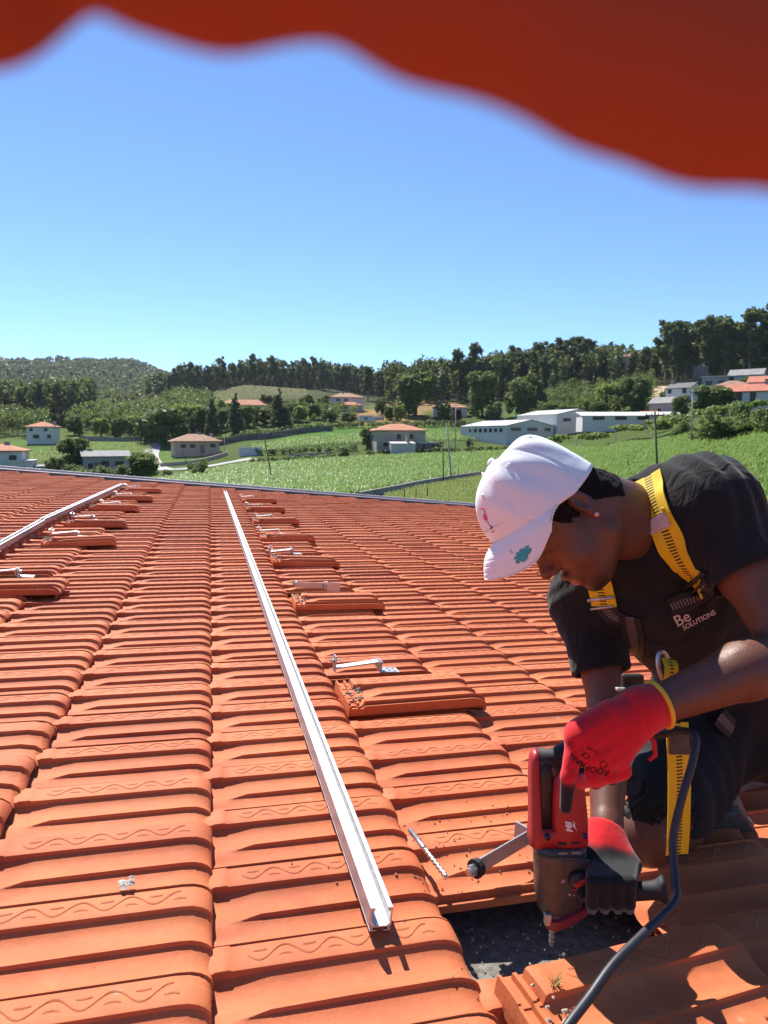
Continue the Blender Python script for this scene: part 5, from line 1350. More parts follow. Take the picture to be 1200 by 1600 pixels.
# brim: curved plate with stitching rows
BT = np.array([0, .5, .8, 1.0]); BPH = np.array([0, .72, 1.11, 1.50]); BF = np.array([.212, .186, .140, .083]); BU = np.array([.083, .057, .037, .045]); BR = np.array([0, .050, .079, .089])
def cub(x, ys):                                                   # smooth even interpolation of the brim table
    i = min(2, int(np.searchsorted(BT, x, 'right') - 1)); t_ = (x - BT[i]) / (BT[i + 1] - BT[i])
    m = [0.0] + [(ys[k + 1] - ys[k - 1]) / (BT[k + 1] - BT[k - 1]) for k in (1, 2)] + [(ys[3] - ys[2]) / (BT[3] - BT[2]) * 1.2]
    w = BT[i + 1] - BT[i]
    return (2 * t_ ** 3 - 3 * t_ ** 2 + 1) * ys[i] + (t_ ** 3 - 2 * t_ ** 2 + t_) * w * m[i] + (-2 * t_ ** 3 + 3 * t_ ** 2) * ys[i + 1] + (t_ ** 3 - t_ ** 2) * w * m[i + 1]
def brim(a, q):                                                   # a -1..1 across, q 0 at the crown .. 1 at the edge
    x = abs(a); sg = -1 if a < 0 else 1; ph = float(np.interp(x, BT, BPH))
    f0 = .028 + .116 * math.cos(ph); r0 = .091 * math.sin(ph); u0 = rim_u(f0) + .002
    r1 = max(float(np.interp(x, BT, BR)), 0)
    f1, u1 = cub(x, BF), cub(x, BU)
    st = sum(math.exp(-((q - q0) / .016) ** 2) for q0 in (.16, .30, .44, .58, .72, .86, .96)) * .0008
    return h(f0 + (f1 - f0) * q, u0 + (u1 - u0) * q - st + .010 * math.sin(q * PI) * (1 - x * .4), sg * (r0 + (r1 - r0) * q + .004 * math.sin(q * PI) * x))
NA, NB = 48, 64; top = [brim(-1 + 2 * i / NA, j / NB) for j in range(NB + 1) for i in range(NA + 1)]
vs = top + [p - hU * .0035 - hF * .0005 for p in top]; K = len(top); fs = []
for j in range(NB):
    for i in range(NA):
        a_ = j * (NA + 1) + i; fs += [(a_, a_ + 1, a_ + NA + 2, a_ + NA + 1), (K + a_ + 1, K + a_, K + a_ + NA + 1, K + a_ + NA + 2)]
edge = [i for i in range(NA + 1)] ; per = [j * (NA + 1) for j in range(NB + 1)] + [NB * (NA + 1) + i for i in range(1, NA + 1)] + [j * (NA + 1) + NA for j in range(NB - 1, -1, -1)]
for i in range(len(per) - 1): fs.append((per[i], K + per[i], K + per[i + 1], per[i + 1]))
mb = MB(); mb.add(vs, fs); br = mb.build('brim', M_CAP, cap, True)
# prints: pink flamingo, lettering, teal leaf, all laid on the cloth
M_PINKP = simple('pink_print', (.75, .07, .16), .8, var=.1); M_INK = simple('ink_print', (.03, .03, .06), .8, var=.1); M_TEAL = simple('teal_print', (.05, .36, .40), .8, var=.25, scale=200)
def flat_patch(name, outline, fn, mat, parent):
    pts = [fn(*o) for o in outline]; c = fn(*np.mean(np.array(outline), 0))
    mb = MB(); mb.add(pts + [c], [(i, (i + 1) % len(pts), len(pts)) for i in range(len(pts))]); return mb.build(name, mat, parent)
def on_dome(x, y):                                                # x metres to the wearer's left, y metres up from mid panel
    ph = -.36 - x / .115; q = .36 + y / .165
    p0 = dome(ph, q); e = 1e-3; nv = nrm(np.cross(dome(ph + e, q) - p0, dome(ph, q + e) - p0)); nv = nv if nv.dot(p0 - h(.02, .06)) > 0 else -nv
    return p0 + nv * .0008
flat_patch('flamingo_print', [(.0062 * math.cos(a), .0075 * math.sin(a)) for a in np.arange(14) * 2 * PI / 14], on_dome, M_PINKP, cap)
for nm, pl, w_ in (('flamingo_print', [(.004, .005), (.006, .012), (.003, .018), (-.002, .021), (-.003, .018)], .0010), ('flamingo_print', [(0, -.008), (.001, -.020)], .0007)):
    pts = spline([on_dome(*p) for p in pl], 4) if len(pl) > 2 else [on_dome(*p) for p in pl]
    MB().tube(pts, w_, 5).build(nm, M_PINKP, cap)
def text_mesh(txt, size, shear=0.0, bold=0.0):
    cu = bpy.data.curves.new('txt', 'FONT'); cu.body = txt; cu.size = size; cu.shear = shear; cu.offset = bold; cu.resolution_u = 3
    cu.align_x = 'CENTER'; cu.align_y = 'CENTER'
    o = bpy.data.objects.new('txt', cu); COL.objects.link(o)
    bpy.context.view_layer.update(); dg = bpy.context.evaluated_depsgraph_get()
    me = bpy.data.meshes.new_from_object(o.evaluated_get(dg)); bpy.data.objects.remove(o); bpy.data.curves.remove(cu)
    return np.array([tuple(v.co) for v in me.vertices]), [tuple(p.vertices) for p in me.polygons]
def letters(name, txt, size, fn, mat, parent, shear=0.0, bold=0.0):
    v, f_ = text_mesh(txt, size, shear, bold)
    return put(name, mesh_of(name, [fn(p[0], p[1]) for p in v], f_), mat, parent)
letters('cap_lettering', 'Playa', .017, lambda x, y: on_dome(-x * .4 + .004 * 0, y - .027), M_INK, cap, .3, .0004)
def on_brim(x, y):
    p0 = brim(-.66 + x / .10, .70 + y / .068); e = 1e-3; nv = nrm(np.cross(brim(-.66 + x / .10 + e, .70 + y / .068) - p0, brim(-.66 + x / .10, .70 + y / .068 + e) - p0)); nv = nv if nv.dot(hU) > 0 else -nv
    return p0 + nv * .0007
leafo = []
for i in range(46):
    a = i / 46 * 2 * PI; r_ = .0135 * (1 + .30 * math.cos(a)) * (1 - .34 * max(0, math.cos(7 * a)) ** 2 * (1 - math.cos(a) * .5))
    leafo.append((r_ * .72 * math.cos(a + 2.4), r_ * .72 * math.sin(a + 2.4)))
flat_patch('leaf_print', leafo, on_brim, M_TEAL, br)
MB().tube([on_brim(.010, -.008), on_brim(.014, -.014)], .0008, 5).build('leaf_print', M_TEAL, br)
es = Field([h(.012, -.010, -.088)], .02, .0012); es.ell(h(.012, -.011, -.087), (hF, hU, hR), (.0045, .0045, .0045), 0)
put('ear_stud', es.mesh('ear_stud', simple('pink_gem', (.8, .42, .36), .15, .3, var=.1), 1), None, person)

# --- t-shirt
fs_ = Field([LSH, RSH, PELV, NECK, LSH + (LEL - LSH) * .5, RSH + (REL - RSH) * .75], .17, .005)
fs_.ell(CHEST, (sR, sS, sFw), (.185, .20, .118), .04); fs_.cap(CHEST - sFw * .01, PELV, .132, .150, .05); fs_.cap(LSH, RSH, .068, .066, .05)
fs_.cap(NECK + (CHEST - NECK) * .3, LSH, .075, .078, .05); fs_.cap(NECK + (CHEST - NECK) * .3 + sFw * .0, RSH, .070, .070, .05)
fs_.ell(NECK * .45 + LSH * .3 + CHEST * .25 - sFw * .050, (sR, sS, sFw), (.15, .12, .075), .05); fs_.ell(LSH - sFw * .03 + sS * .005, (sR, sS, sFw), (.085, .085, .085), .05)
lh = LSH + (LEL - LSH) * .50; rh_ = RSH + (REL - RSH) * .68; dL, dR = nrm(LEL - LSH), nrm(REL - RSH)
fs_.cap(LSH, lh + dL * .05, .076, .083, .035); fs_.cap(RSH, rh_ + dR * .05, .064, .062, .035)
def folds(p):
    a = p - LSH; ra = np.linalg.norm(a, axis=-1)
    ang = np.arctan2(a @ sR, a @ sS + .05)
    s1 = np.sin((a @ nrm(sS + .5 * sR)) * 150 + 6 * np.sin((a @ sFw) * 14)) * .0048 * np.exp(-(ra / .17) ** 2)
    b = p - RSH; s2 = np.sin((b @ dR) * 95 + 5 * np.sin((b @ sFw) * 22)) * .0024 * np.exp(-(np.linalg.norm(b, axis=-1) / .2) ** 2)
    c = p - BELLY; s3 = np.sin((c @ sS) * 70 + 4 * np.sin((c @ sR) * 13)) * .0045 * np.exp(-(np.linalg.norm(c, axis=-1) / .2) ** 2)
    return s1 + s2 + s3
fs_.add(folds)
sl, p = fs_.sub(lh - .14, lh + .17); tt = (p - LSH) @ dL; dist = np.linalg.norm((p - LSH) - tt[..., None] * dL, axis=-1)
m_ = (tt > np.linalg.norm(lh - LSH)) & (dist < .135) & ((p - CHEST) @ sR < -.10); fs_.f[sl] = np.where(m_, np.maximum(fs_.f[sl], tt - np.linalg.norm(lh - LSH)), fs_.f[sl])
sl, p = fs_.sub(rh_ - .13, rh_ + .16); tt = (p - RSH) @ dR; dist = np.linalg.norm((p - RSH) - tt[..., None] * dR, axis=-1)
m_ = (tt > np.linalg.norm(rh_ - RSH)) & (dist < .10); fs_.f[sl] = np.where(m_, np.maximum(fs_.f[sl], tt - np.linalg.norm(rh_ - RSH)), fs_.f[sl])
fs_.cap(lh - dL * .025, lh + dL * .06, .068, .074, .002, 's'); fs_.cap(rh_ - dR * .025, rh_ + dR * .06, .052, .054, .002, 's')
nd_ = nrm(NECK - HD); fs_.cap(NECK + nd_ * .008, HD, .068, .064, .006, 's'); fs_.cap(PX(990, 804, 1.425), PX(930, 780, 1.38), .064, .06, .006, 's')
fs_.half(PELV - sS * .06, -sS)
t = NT('black_tshirt'); t.set(Roughness=.95); t.b.inputs['Specular IOR Level'].default_value = .15; t.b.inputs['Sheen Weight'].default_value = .12; t.b.inputs['Sheen Roughness'].default_value = .5
nz = t.noise(1200, 2, .5); nb = t.noise(9, 4, .6)
t.link(t.ramp(nb.outputs[0], [(.3, (.014, .0135, .0135)), (.7, (.022, .021, .0205))]).outputs[0], t.b.inputs['Base Color'])
wv = t.node('ShaderNodeTexNoise'); wv.inputs['Scale'].default_value = 22; wv.inputs['Detail'].default_value = 2; wv.inputs['Distortion'].default_value = 1.2
tc = t.node('ShaderNodeTexCoord'); mp = t.node('ShaderNodeMapping'); mp.inputs['Scale'].default_value = (1.0, 1.6, .6); t.link(tc.outputs['Object'], mp.inputs['Vector']); t.link(mp.outputs[0], wv.inputs['Vector'])
b_ = t.bump(wv.outputs[0], .5, .012); t.bump(nz.outputs[0], .35, .0006, b_); M_SHIRT = t.m
me_shirt = fs_.mesh('t_shirt', M_SHIRT, 2)
shirt = put('t_shirt', me_shirt, None, person)

# --- shorts
fq = Field([PELV, LHIP, RHIP, LKNEE, RKNEE], .16, .006)
fq.cap(PELV + sS * .06, PELV - sS * .04, .158, .165, .04); fq.ell((LHIP + RHIP) / 2, (camdir(1, 0, 0), camdir(0, 1, 0), camdir(0, 0, 1)), (.16, .12, .15), .05)
rk = RHIP + (RKNEE - RHIP) * .60; lk = LHIP + (LKNEE - LHIP) * .7; d1, d2 = nrm(RKNEE - RHIP), nrm(LKNEE - LHIP)
fq.cap(RHIP, rk + d1 * .09, .118, .106, .04); fq.cap(LHIP, lk + d2 * .06, .118, .104, .04)
fq.add(lambda p: np.sin(((p - RHIP) @ camdir(1, .2, .4)) * 75 + 4 * np.sin(((p - RHIP) @ d1) * 16)) * .0045)
fq.half(PX(1060, 1260, 1.5), camdir(-.12, .98, 0.1), .0)
sl, p = fq.sub(rk - .13, rk + .19); tt = (p - RHIP) @ d1
fq.cap(rk + d1 * .02, rk + d1 * .10, .090, .096, .002, 's')
t = NT('black_work_shorts'); t.set(Roughness=.9); t.b.inputs['Base Color'].default_value = (.009, .009, .010, 1); nz = t.noise(600, 2, .5); t.bump(nz.outputs[0], .3, .0008)
put('shorts', fq.mesh('shorts', t.m, 2), None, person)

# --- boots
def boot(ank, toe_dir, up):
    f_ = nrm(toe_dir); up = nrm(up - f_ * up.dot(f_)); r_ = np.cross(f_, up); sole = ank - up * .085
    fb = Field([sole + f_ * .21, sole - f_ * .08, ank + up * .1], .06, .0045)
    fb.cap(ank + up * .07, ank - up * .03, .050, .048, .02); fb.cap(ank - up * .045 - f_ * .02, sole + f_ * .12 + up * .030, .040, .034, .03); fb.cap(sole + f_ * .12 + up * .032, sole + f_ * .165 + up * .03, .040, .034, .02, flat=(r_, .85))
    fb.cap(sole - f_ * .045 + up * .03, sole + f_ * .05 + up * .03, .036, .038, .02); fb.half(sole + up * .004, -up, .003)
    o = put('boot', fb.mesh('boot', simple('boot_leather', (.13, .075, .055), .55, var=.45, scale=26, bump=.4, bdist=.004), 2), None, person)
    so = Field([sole + f_ * .21, sole - f_ * .08], .06, .004); so.cap(sole - f_ * .05, sole + f_ * .165, .040, .042, .0); so.half(sole + up * .010, up); so.half(sole - up * .014, -up)
    put('sole', so.mesh('sole', simple('boot_sole', (.10, .085, .08), .8, var=.3, scale=40), 1), None, o)
    tc_ = Field([sole + f_ * .2], .07, .004); tc_.cap(sole + f_ * .135 + up * .034, sole + f_ * .168 + up * .031, .0415, .0355, .0, flat=(r_, .85)); tc_.half(sole + f_ * .142 + up * .06, -f_ - up * .2); tc_.half(sole + up * .008, -up)
    put('toe_cap', tc_.mesh('toe_cap', simple('pale_toe', (.34, .31, .29), .5, var=.3, scale=40), 1), None, o)
    return o
bf = nrm(-RU * .95 - RV * .25)
boot(RP(1126, 1222, .02) - bf * .19 + RN * .083, bf, RN)
boot(RANK + RN * .035, camdir(.55, .0, .45) - RN * .55, camdir(.0, -.35, 1))

# --- hands in gloves
def glove_mat():
    t = NT('red_knit_glove'); va = t.node('ShaderNodeVertexColor'); va.layer_name = 'tone'; t.link(va.outputs[0], t.b.inputs['Base Color'])
    t.set(Roughness=.85); t.b.inputs['Specular IOR Level'].default_value = .25; t.b.inputs['Sheen Weight'].default_value = .2
    vo = t.node('ShaderNodeTexVoronoi'); vo.inputs['Scale'].default_value = 1300; tc = t.node('ShaderNodeTexCoord'); t.link(tc.outputs['Object'], vo.inputs['Vector'])
    nb = t.noise(38, 5, .6); b_ = t.bump(nb.outputs[0], .35, .005); t.bump(vo.outputs['Distance'], .3, .0007, b_); return t.m
M_GLOVE = glove_mat(); RED = np.array([.62, .010, .018]); BLK = np.array([.009, .009, .010])
zf = camdir(0, 0, 1)
# left hand (upper), gripping the rear handle
g = Field([LWR, PX(885, 1270, 1.13), PX(985, 1225, 1.2)], .06, .003)
mcp = [PX(902, 1152, 1.135), PX(922, 1178, 1.132), PX(943, 1186, 1.138), PX(966, 1184, 1.148)]
w0 = PX(1000, 1110, 1.165)
g.cap(PX(1022, 1104, 1.17), w0, .037, .034, .01, flat=(zf, 1.1))
for a in mcp: g.cap(w0, a, .029, .0195, .02)
g.cap(PX(955, 1120, 1.15), PX(908, 1143, 1.14), .026, .020, .02)
I0, I1, I2 = mcp[0], PX(888, 1212, 1.118), PX(884, 1262, 1.13)
g.cap(I0, I1, .0165, .0125, .010); g.cap(I1, I2, .0122, .0098, .004)
for a, b, c, d_ in ((mcp[1], PX(928, 1216, 1.128), PX(908, 1222, 1.165), PX(900, 1200, 1.185)), (mcp[2], PX(952, 1211, 1.135), PX(930, 1222, 1.172), PX(918, 1200, 1.192)), (mcp[3], PX(974, 1205, 1.148), PX(955, 1216, 1.182), PX(940, 1198, 1.196))):
    g.cap(a, b, .0150, .0128, .004); g.cap(b, c, .0125, .0112, .004); g.cap(c, d_, .0112, .0095, .004)
T0, T1, T2 = PX(965, 1135, 1.175), PX(915, 1165, 1.205), PX(880, 1185, 1.215)   # thumb on the far side of the handle
g.cap(w0, T0, .026, .019, .015); g.cap(T0, T1, .0165, .0135, .006); g.cap(T1, T2, .0130, .0105, .004)
g.add(lambda p: .0016 * np.sin(((p - LWR) @ camdir(.85, -.5, 0)) * 330 + 5 * np.sin(((p - LWR) @ camdir(.5, .85, 0)) * 40)) * np.exp(-(np.linalg.norm(p - PX(985, 1128, 1.14), axis=-1) / .045) ** 2) + .0012 * np.sin(((p - LWR) @ camdir(.5, .85, .3)) * 260) * np.exp(-(np.linalg.norm(p - PX(930, 1175, 1.12), axis=-1) / .05) ** 2))
me = g.mesh('glove', M_GLOVE, 2); Pg = g.P
ia = np.clip(((Pg - I1) @ (I2 - I1)) / ((I2 - I1) @ (I2 - I1)), -1, 2); near_i = np.linalg.norm(Pg - (I1 + np.clip(ia, 0, 1)[:, None] * (I2 - I1)), axis=1) < .02
deep = (Pg - PX(930, 1180, 1.152)) @ zf
blk = np.maximum(sig((ia - .12) / .05) * near_i, sig((deep - .012) / .003))
col_attr(me, 'tone', RED * (1 - blk[:, None]) + BLK * blk[:, None])
gl = put('glove', me, None, person); gl['label'] = 'red glove on the upper hand gripping the drill handle'
# elastic hem of the cuff
def ring_tube(c, nv, r_, th, mat, name, parent, ell=1.0):
    nv = nrm(nv); a_ = nrm(np.cross(nv, zf)); b2 = np.cross(nv, a_)
    mb = MB(); mb.tube([c + r_ * (math.cos(x) * a_ + ell * math.sin(x) * b2) for x in np.arange(41) * 2 * PI / 40], th, 8, False); return mb.build(name, mat, parent, True)
ring_tube(PX(1030, 1101, 1.172), LEL - LWR, .0375, .0042, simple('yellow_elastic', (.72, .42, .03), .8, var=.1), 'cuff_hem', gl, .94)
mb = MB(); mb.tube([PX(1010, 1143, 1.145), PX(1022, 1160, 1.14), PX(1024, 1180, 1.14), PX(1014, 1188, 1.142)], [.004, .0045, .004, .003], 6); mb.build('cuff_loop', simple('red_loop', (.5, .012, .02), .85, var=.1), gl, True)
bvh_g = BVHTree.FromPolygons([tuple(v) for v in Pg], [tuple(p.vertices) for p in me.polygons])
def hit(bvh, x, y, off=.0008):
    d_ = nrm(RM @ np.array([(x - 600) / F, (y - 800) / F, 1.0])); r = bvh.ray_cast(Vector(CAM), Vector(d_))
    if r[0] is None: return None, None
    nv = np.array(r[1]); nv = nv if nv.dot(d_) < 0 else -nv
    return np.array(r[0]) + nv * off, nv
def print_on(bvh, name, txt, size_px, cx, cy, ang, mat, parent, arc=0.0, shear=0.0, bold=0.0, fallback_z=1.13):
    v, f_ = text_mesh(txt, size_px, shear, bold); ca, sa = math.cos(ang), math.sin(ang); out = []
    for p in v:
        x_, y_ = p[0], -p[1] + arc * p[0] ** 2
        q_, _ = hit(bvh, cx + ca * x_ - sa * y_, cy + sa * x_ + ca * y_); out.append(q_ if q_ is not None else None)
    f_ = [q for q in f_ if all(out[i] is not None for i in q)]
    if not f_: return None
    return put(name, mesh_of(name, [o if o is not None else (0, 0, 0) for o in out], f_), mat, parent)
M_GINK = simple('glove_ink', (.06, .004, .008), .9, var=.1)
print_on(bvh_g, 'glove_lettering', 'ROOFMAN', 13.5, 919, 1199, rad(204), M_GINK, gl, .006, 0, .25)
print_on(bvh_g, 'glove_lettering', 'CE', 12, 915, 1180, rad(212), M_GINK, gl, 0, 0, .1)
print_on(bvh_g, 'glove_lettering', 'EN 388', 6, 926, 1172, rad(206), M_GINK, gl)
print_on(bvh_g, 'glove_lettering', '10', 12, 894, 1164, rad(240), M_GINK, gl)
print_on(bvh_g, 'glove_lettering', 'O', 17, 943, 1194, rad(200), M_GINK, gl, 0, 0, -.2)
# right hand (lower), closed round the side handle
SHA, SHB = PX(902, 1398, 1.195), PX(1042, 1390, 1.16)             # side handle axis
g = Field([RWR, PX(900, 1425, 1.2), PX(990, 1425, 1.2)], .06, .003)
w1 = PX(945, 1300, 1.27)
g.cap(PX(945, 1275, 1.295), PX(945, 1312, 1.262), .0330, .031, .01)
xs_ = [926, 946, 966, 984]
for i, x_ in enumerate(xs_):
    a, b, c, d_ = PX(x_ + 3, 1352, 1.215), PX(x_, 1378, 1.155), PX(x_ - 1, 1412, 1.158), PX(x_ - 1, 1420, 1.195)
    g.cap(w1, a, .025, .0165, .015); g.cap(a, b, .0150, .0118, .006); g.cap(b, c, .0115, .0106, .002); g.cap(c, d_, .0106, .0092, .002)
g.cap(w1, PX(925, 1342, 1.235), .024, .017, .015); g.cap(PX(925, 1342, 1.235), PX(914, 1368, 1.20), .0150, .0132, .006); g.cap(PX(914, 1368, 1.20), PX(909, 1396, 1.18), .0130, .0105, .004)
g.half(PX(946, 1299, 1.28), nrm(REL - RWR) + camdir(.22, 0, 0))
me = g.mesh('glove', M_GLOVE, 2); Pg = g.P
cax = (Pg - PX(948, 1326, 1.24)) @ camdir(-.05, 1, 0); xx = (Pg - PX(945, 1334, 1.24)) @ camdir(1, 0, 0)
blk = sig((cax - .9 * np.abs(xx) ** 1.5 + .014) / .0016); col_attr(me, 'tone', RED * (1 - blk[:, None]) + BLK * blk[:, None])
gr = put('glove', me, None, person); gr['label'] = 'red and black glove on the lower hand at the side handle'
ring_tube(PX(946, 1299, 1.28), nrm(REL - RWR) + camdir(.22, 0, 0), .0335, .0030, simple('red_loop', (.5, .012, .02), .85, var=.1), 'cuff_hem', gr)

# --- harness: webbing draped on the shirt
bvh_s = BVHTree.FromPolygons([tuple(v) for v in fs_.P], [tuple(p.vertices) for p in me_shirt.polygons])
def web_mat(name, base, mark, lo, hi, pitch, duty=.5):            # uv.x metres along, uv.y 0..1 across
    t = NT(name); t.set(Roughness=.7); uv = t.node('ShaderNodeUVMap'); uv.uv_map = 'UVMap'; sx = t.node('ShaderNodeSeparateXYZ'); t.link(uv.outputs[0], sx.inputs[0])
    st = t.math('LESS_THAN', t.math('FRACT', t.math('DIVIDE', sx.outputs[0], pitch)), duty)
    inb = t.math('MULTIPLY', t.math('GREATER_THAN', sx.outputs[1], lo), t.math('LESS_THAN', sx.outputs[1], hi))
    nz = t.noise(300, 3, .5)
    c = t.mix(t.math('MULTIPLY', st, inb), base, mark); t.link(t.mix(t.math('MULTIPLY', nz.outputs[0], .5), c, (.6, .6, .6), 'MULTIPLY'), t.b.inputs['Base Color'])
    wv = t.math('SINE', t.math('MULTIPLY', sx.outputs[0], 2600)); t.bump(wv, .3, .0006); return t.m
M_WEBY = web_mat('yellow_webbing', (.90, .58, .010), (.05, .035, .012), .36, .64, .0066, .48)
M_WEBK = web_mat('black_webbing', (.020, .019, .020), (.24, .19, .18), .30, .70, .0060, .42)
def ribbon(name, pts, side, width, mat, parent, th=.0022):
    n = len(pts); vs, uvs, fs = [], [], []; s_ = 0.0
    for i, p in enumerate(pts):
        if i: s_ += np.linalg.norm(pts[i] - pts[i - 1])
        tn = nrm(pts[min(i + 1, n - 1)] - pts[max(i - 1, 0)]); sd = side[i] if hasattr(side, '__len__') and np.ndim(side) == 2 else side
        sd = nrm(sd - tn * sd.dot(tn)); nv = np.cross(tn, sd)
        for (a_, b2, v_) in ((-.5, 0, 0), (-.17, .0004, .33), (.17, .0004, .67), (.5, 0, 1), (.5, -th, 1), (-.5, -th, 0)):
            vs.append(p + sd * width * a_ + nv * b2 * 1.0); uvs.append((s_, v_))
    for i in range(n - 1):
        for k in range(6): fs.append((i * 6 + k, i * 6 + (k + 1) % 6, (i + 1) * 6 + (k + 1) % 6, (i + 1) * 6 + k))
    fs += [tuple(range(5, -1, -1)), tuple((n - 1) * 6 + k for k in range(6))]
    me = mesh_of(name, vs, fs, False); ul = me.uv_layers.new(name='UVMap')
    for lp in me.loops: ul.data[lp.index].uv = uvs[lp.vertex_index]
    return put(name, me, mat, parent)
def drape(name, ip, width, mat, parent, off=.004, n=8):           # webbing that follows the cloth across its whole width
    pts, sds = [], []
    for c in spline([np.array([x_, y_, 0.0]) for x_, y_ in ip], n):
        p, nv = hit(bvh_s, c[0], c[1], 0.0)
        if p is None: continue
        pts.append(p); sds.append(nv)
    for _ in range(4):
        pts = [pts[0]] + [(pts[i - 1] + 2 * pts[i] + pts[i + 1]) / 4 for i in range(1, len(pts) - 1)] + [pts[-1]]
        sds = [nrm(sds[max(i - 1, 0)] + sds[i] + sds[min(i + 1, len(sds) - 1)]) for i in range(len(sds))]
    vs, uvs, fs = [], [], []; s_ = 0.0; N = len(pts); A_ = (-.5, -.3, -.1, .1, .3, .5)
    rows = []
    for i in range(N):
        tn = nrm(pts[min(i + 1, N - 1)] - pts[max(i - 1, 0)]); sd = nrm(np.cross(sds[i], tn)); row = []
        for a_ in A_:
            q_ = pts[i] + sd * width * a_; r = bvh_s.find_nearest(Vector(q_)); w_ = np.array(r[0]); nv = np.array(r[1]); nv = nv if nv.dot(sds[i]) > 0 else -nv
            lift = max(0.0, (w_ - q_).dot(sds[i])); row.append(q_ + sds[i] * (lift + off))
        rows.append(row)
    R_ = np.array(rows)
    for _ in range(3): R_[1:-1] = (R_[:-2] + 2 * R_[1:-1] + R_[2:]) / 4; R_[:, 1:-1] = (R_[:, :-2] + 2 * R_[:, 1:-1] + R_[:, 2:]) / 4
    for i in range(N):
        if i: s_ += np.linalg.norm(R_[i, 2] - R_[i - 1, 2])
        for k in range(6): vs.append(R_[i, k]); uvs.append((s_, k / 5))
        for k in range(5, -1, -1): vs.append(R_[i, k] - sds[i] * .0024); uvs.append((s_, k / 5))
    for i in range(N - 1):
        for k in range(12): fs.append((i * 12 + k, i * 12 + (k + 1) % 12, (i + 1) * 12 + (k + 1) % 12, (i + 1) * 12 + k))
    fs += [tuple(range(11, -1, -1)), tuple((N - 1) * 12 + k for k in range(12))]
    me = mesh_of(name, vs, fs, False); ul = me.uv_layers.new(name='UVMap')
    for lp in me.loops: ul.data[lp.index].uv = uvs[lp.vertex_index]
    return put(name, me, mat, parent)
harness = empty('harness', CHEST, 0, person)
harness['label'] = 'yellow and black fall arrest harness'
def hp(o):
    if o is not None: o.parent = harness; o.matrix_parent_inverse = Matrix.Translation(-Vector(CHEST))
    return o
hp(drape('shoulder_strap', [(1014, 746), (1020, 774), (1029, 802), (1042, 832), (1060, 868), (1084, 900), (1098, 914)], .055, M_WEBY, None, .005))
hp(drape('chest_strap', [(1100, 914), (1112, 926), (1090, 932), (1066, 941), (1046, 948)], .040, M_WEBK, None, .004))
hp(drape('shoulder_strap', [(936, 905), (940, 922), (945, 946)], .052, M_WEBY, None, .005))
hp(drape('chest_strap', [(945, 946), (958, 962), (980, 970)], .040, M_WEBK, None, .004))
hp(drape('chest_strap', [(984, 962), (990, 1000), (993, 1040), (994, 1075)], .042, M_WEBK, None, .006))
# buckles and label
def bar_on(name, x0, y0, x1, y1, r_, mat, parent, off=.008):
    a, na_ = hit(bvh_s, x0, y0, off); b, nb_ = hit(bvh_s, x1, y1, off)
    if a is None or b is None: return None
    return hp(MB().tube([a, b], r_, 8).build(name, mat, None, True))
bar_on('buckle', 1066, 918, 1106, 896, .0045, M_BLACKP, None); bar_on('buckle', 1074, 930, 1108, 908, .003, M_BLACKP, None)
bar_on('buckle', 921, 936, 960, 930, .0035, M_STEEL, None); bar_on('buckle', 925, 950, 960, 944, .0025, M_STEEL, None)
bar_on('strap_keeper', 1008, 812, 1040, 796, .0035, simple('yellow_plastic', (.75, .45, .02), .5, var=.1), None)
hp(drape('strap_label', [(1027, 808), (1036, 828)], .046, simple('pale_label', (.62, .46, .42), .7, var=.15, scale=200), None, .0078))
M_TXT = simple('pale_print', (.60, .52, .47), .8, var=.1)
for o in (print_on(bvh_s, 'shirt_lettering', 'Be', 25, 1066, 967, rad(-27), M_TXT, None, 0, 0, .22), print_on(bvh_s, 'shirt_lettering', 'SOLUTIONS', 10.5, 1092, 969, rad(-27), M_TXT, None, 0, 0, .2)):
    if o is not None: o.parent = shirt
# chest buckle, carabiner and hanging yellow lanyard
pb, nb_ = hit(bvh_s, 990, 1072, .012)
Mx = Matrix((camdir(1, 0, 0), camdir(0, -1, 0), camdir(0, 0, -1))).transposed()
cb = PX(988, 1066, 1.33)
hp(MB().box((0, 0, 0), (.040, .030, .016), M=Mx, bev=.004).build('chest_buckle', M_BLACKP, None, loc=cb))
hp(MB().box((0, 0, 0), (.066, .006, .012), M=Mx, bev=.002).build('chest_buckle', M_STEEL, None, loc=PX(990, 1077, 1.32)))
ring = [PX(1038 + 9 * math.cos(a) + 5 * math.sin(a), 1042 + 24 * math.sin(a) - 3 * math.cos(a), 1.30 + .01 * math.cos(a)) for a in np.arange(25) * 2 * PI / 24]
hp(MB().tube(ring, .0038, 8, False).build('carabiner', M_STEEL, None, True))
ys = spline([PX(1046, 1030, 1.305), PX(1050, 1045, 1.29), PX(1046, 1075, 1.285), PX(1036, 1110, 1.29)], 6); hp(ribbon('lanyard', ys, camdir(1, .1, .3), .028, M_WEBY, None))
ys = spline([PX(1058, 1128, 1.27), PX(1060, 1160, 1.262), PX(1062, 1220, 1.27), PX(1061, 1290, 1.285), PX(1058, 1336, 1.30)], 8); hp(ribbon('lanyard', ys, camdir(1, .02, .12), .0425, M_WEBY, None))
hp(MB().box((0, 0, 0), (.042, .016, .006), M=Mx, bev=.002).build('lanyard_end', M_BLACKP, None, loc=PX(1058, 1342, 1.30)))
hp(MB().box((0, 0, 0), (.036, .036, .003), M=Mx, bev=.001).build('lanyard_patch', simple('brown_patch', (.10, .075, .05), .8, var=.3, scale=90), None, loc=PX(1062, 1163, 1.257)))
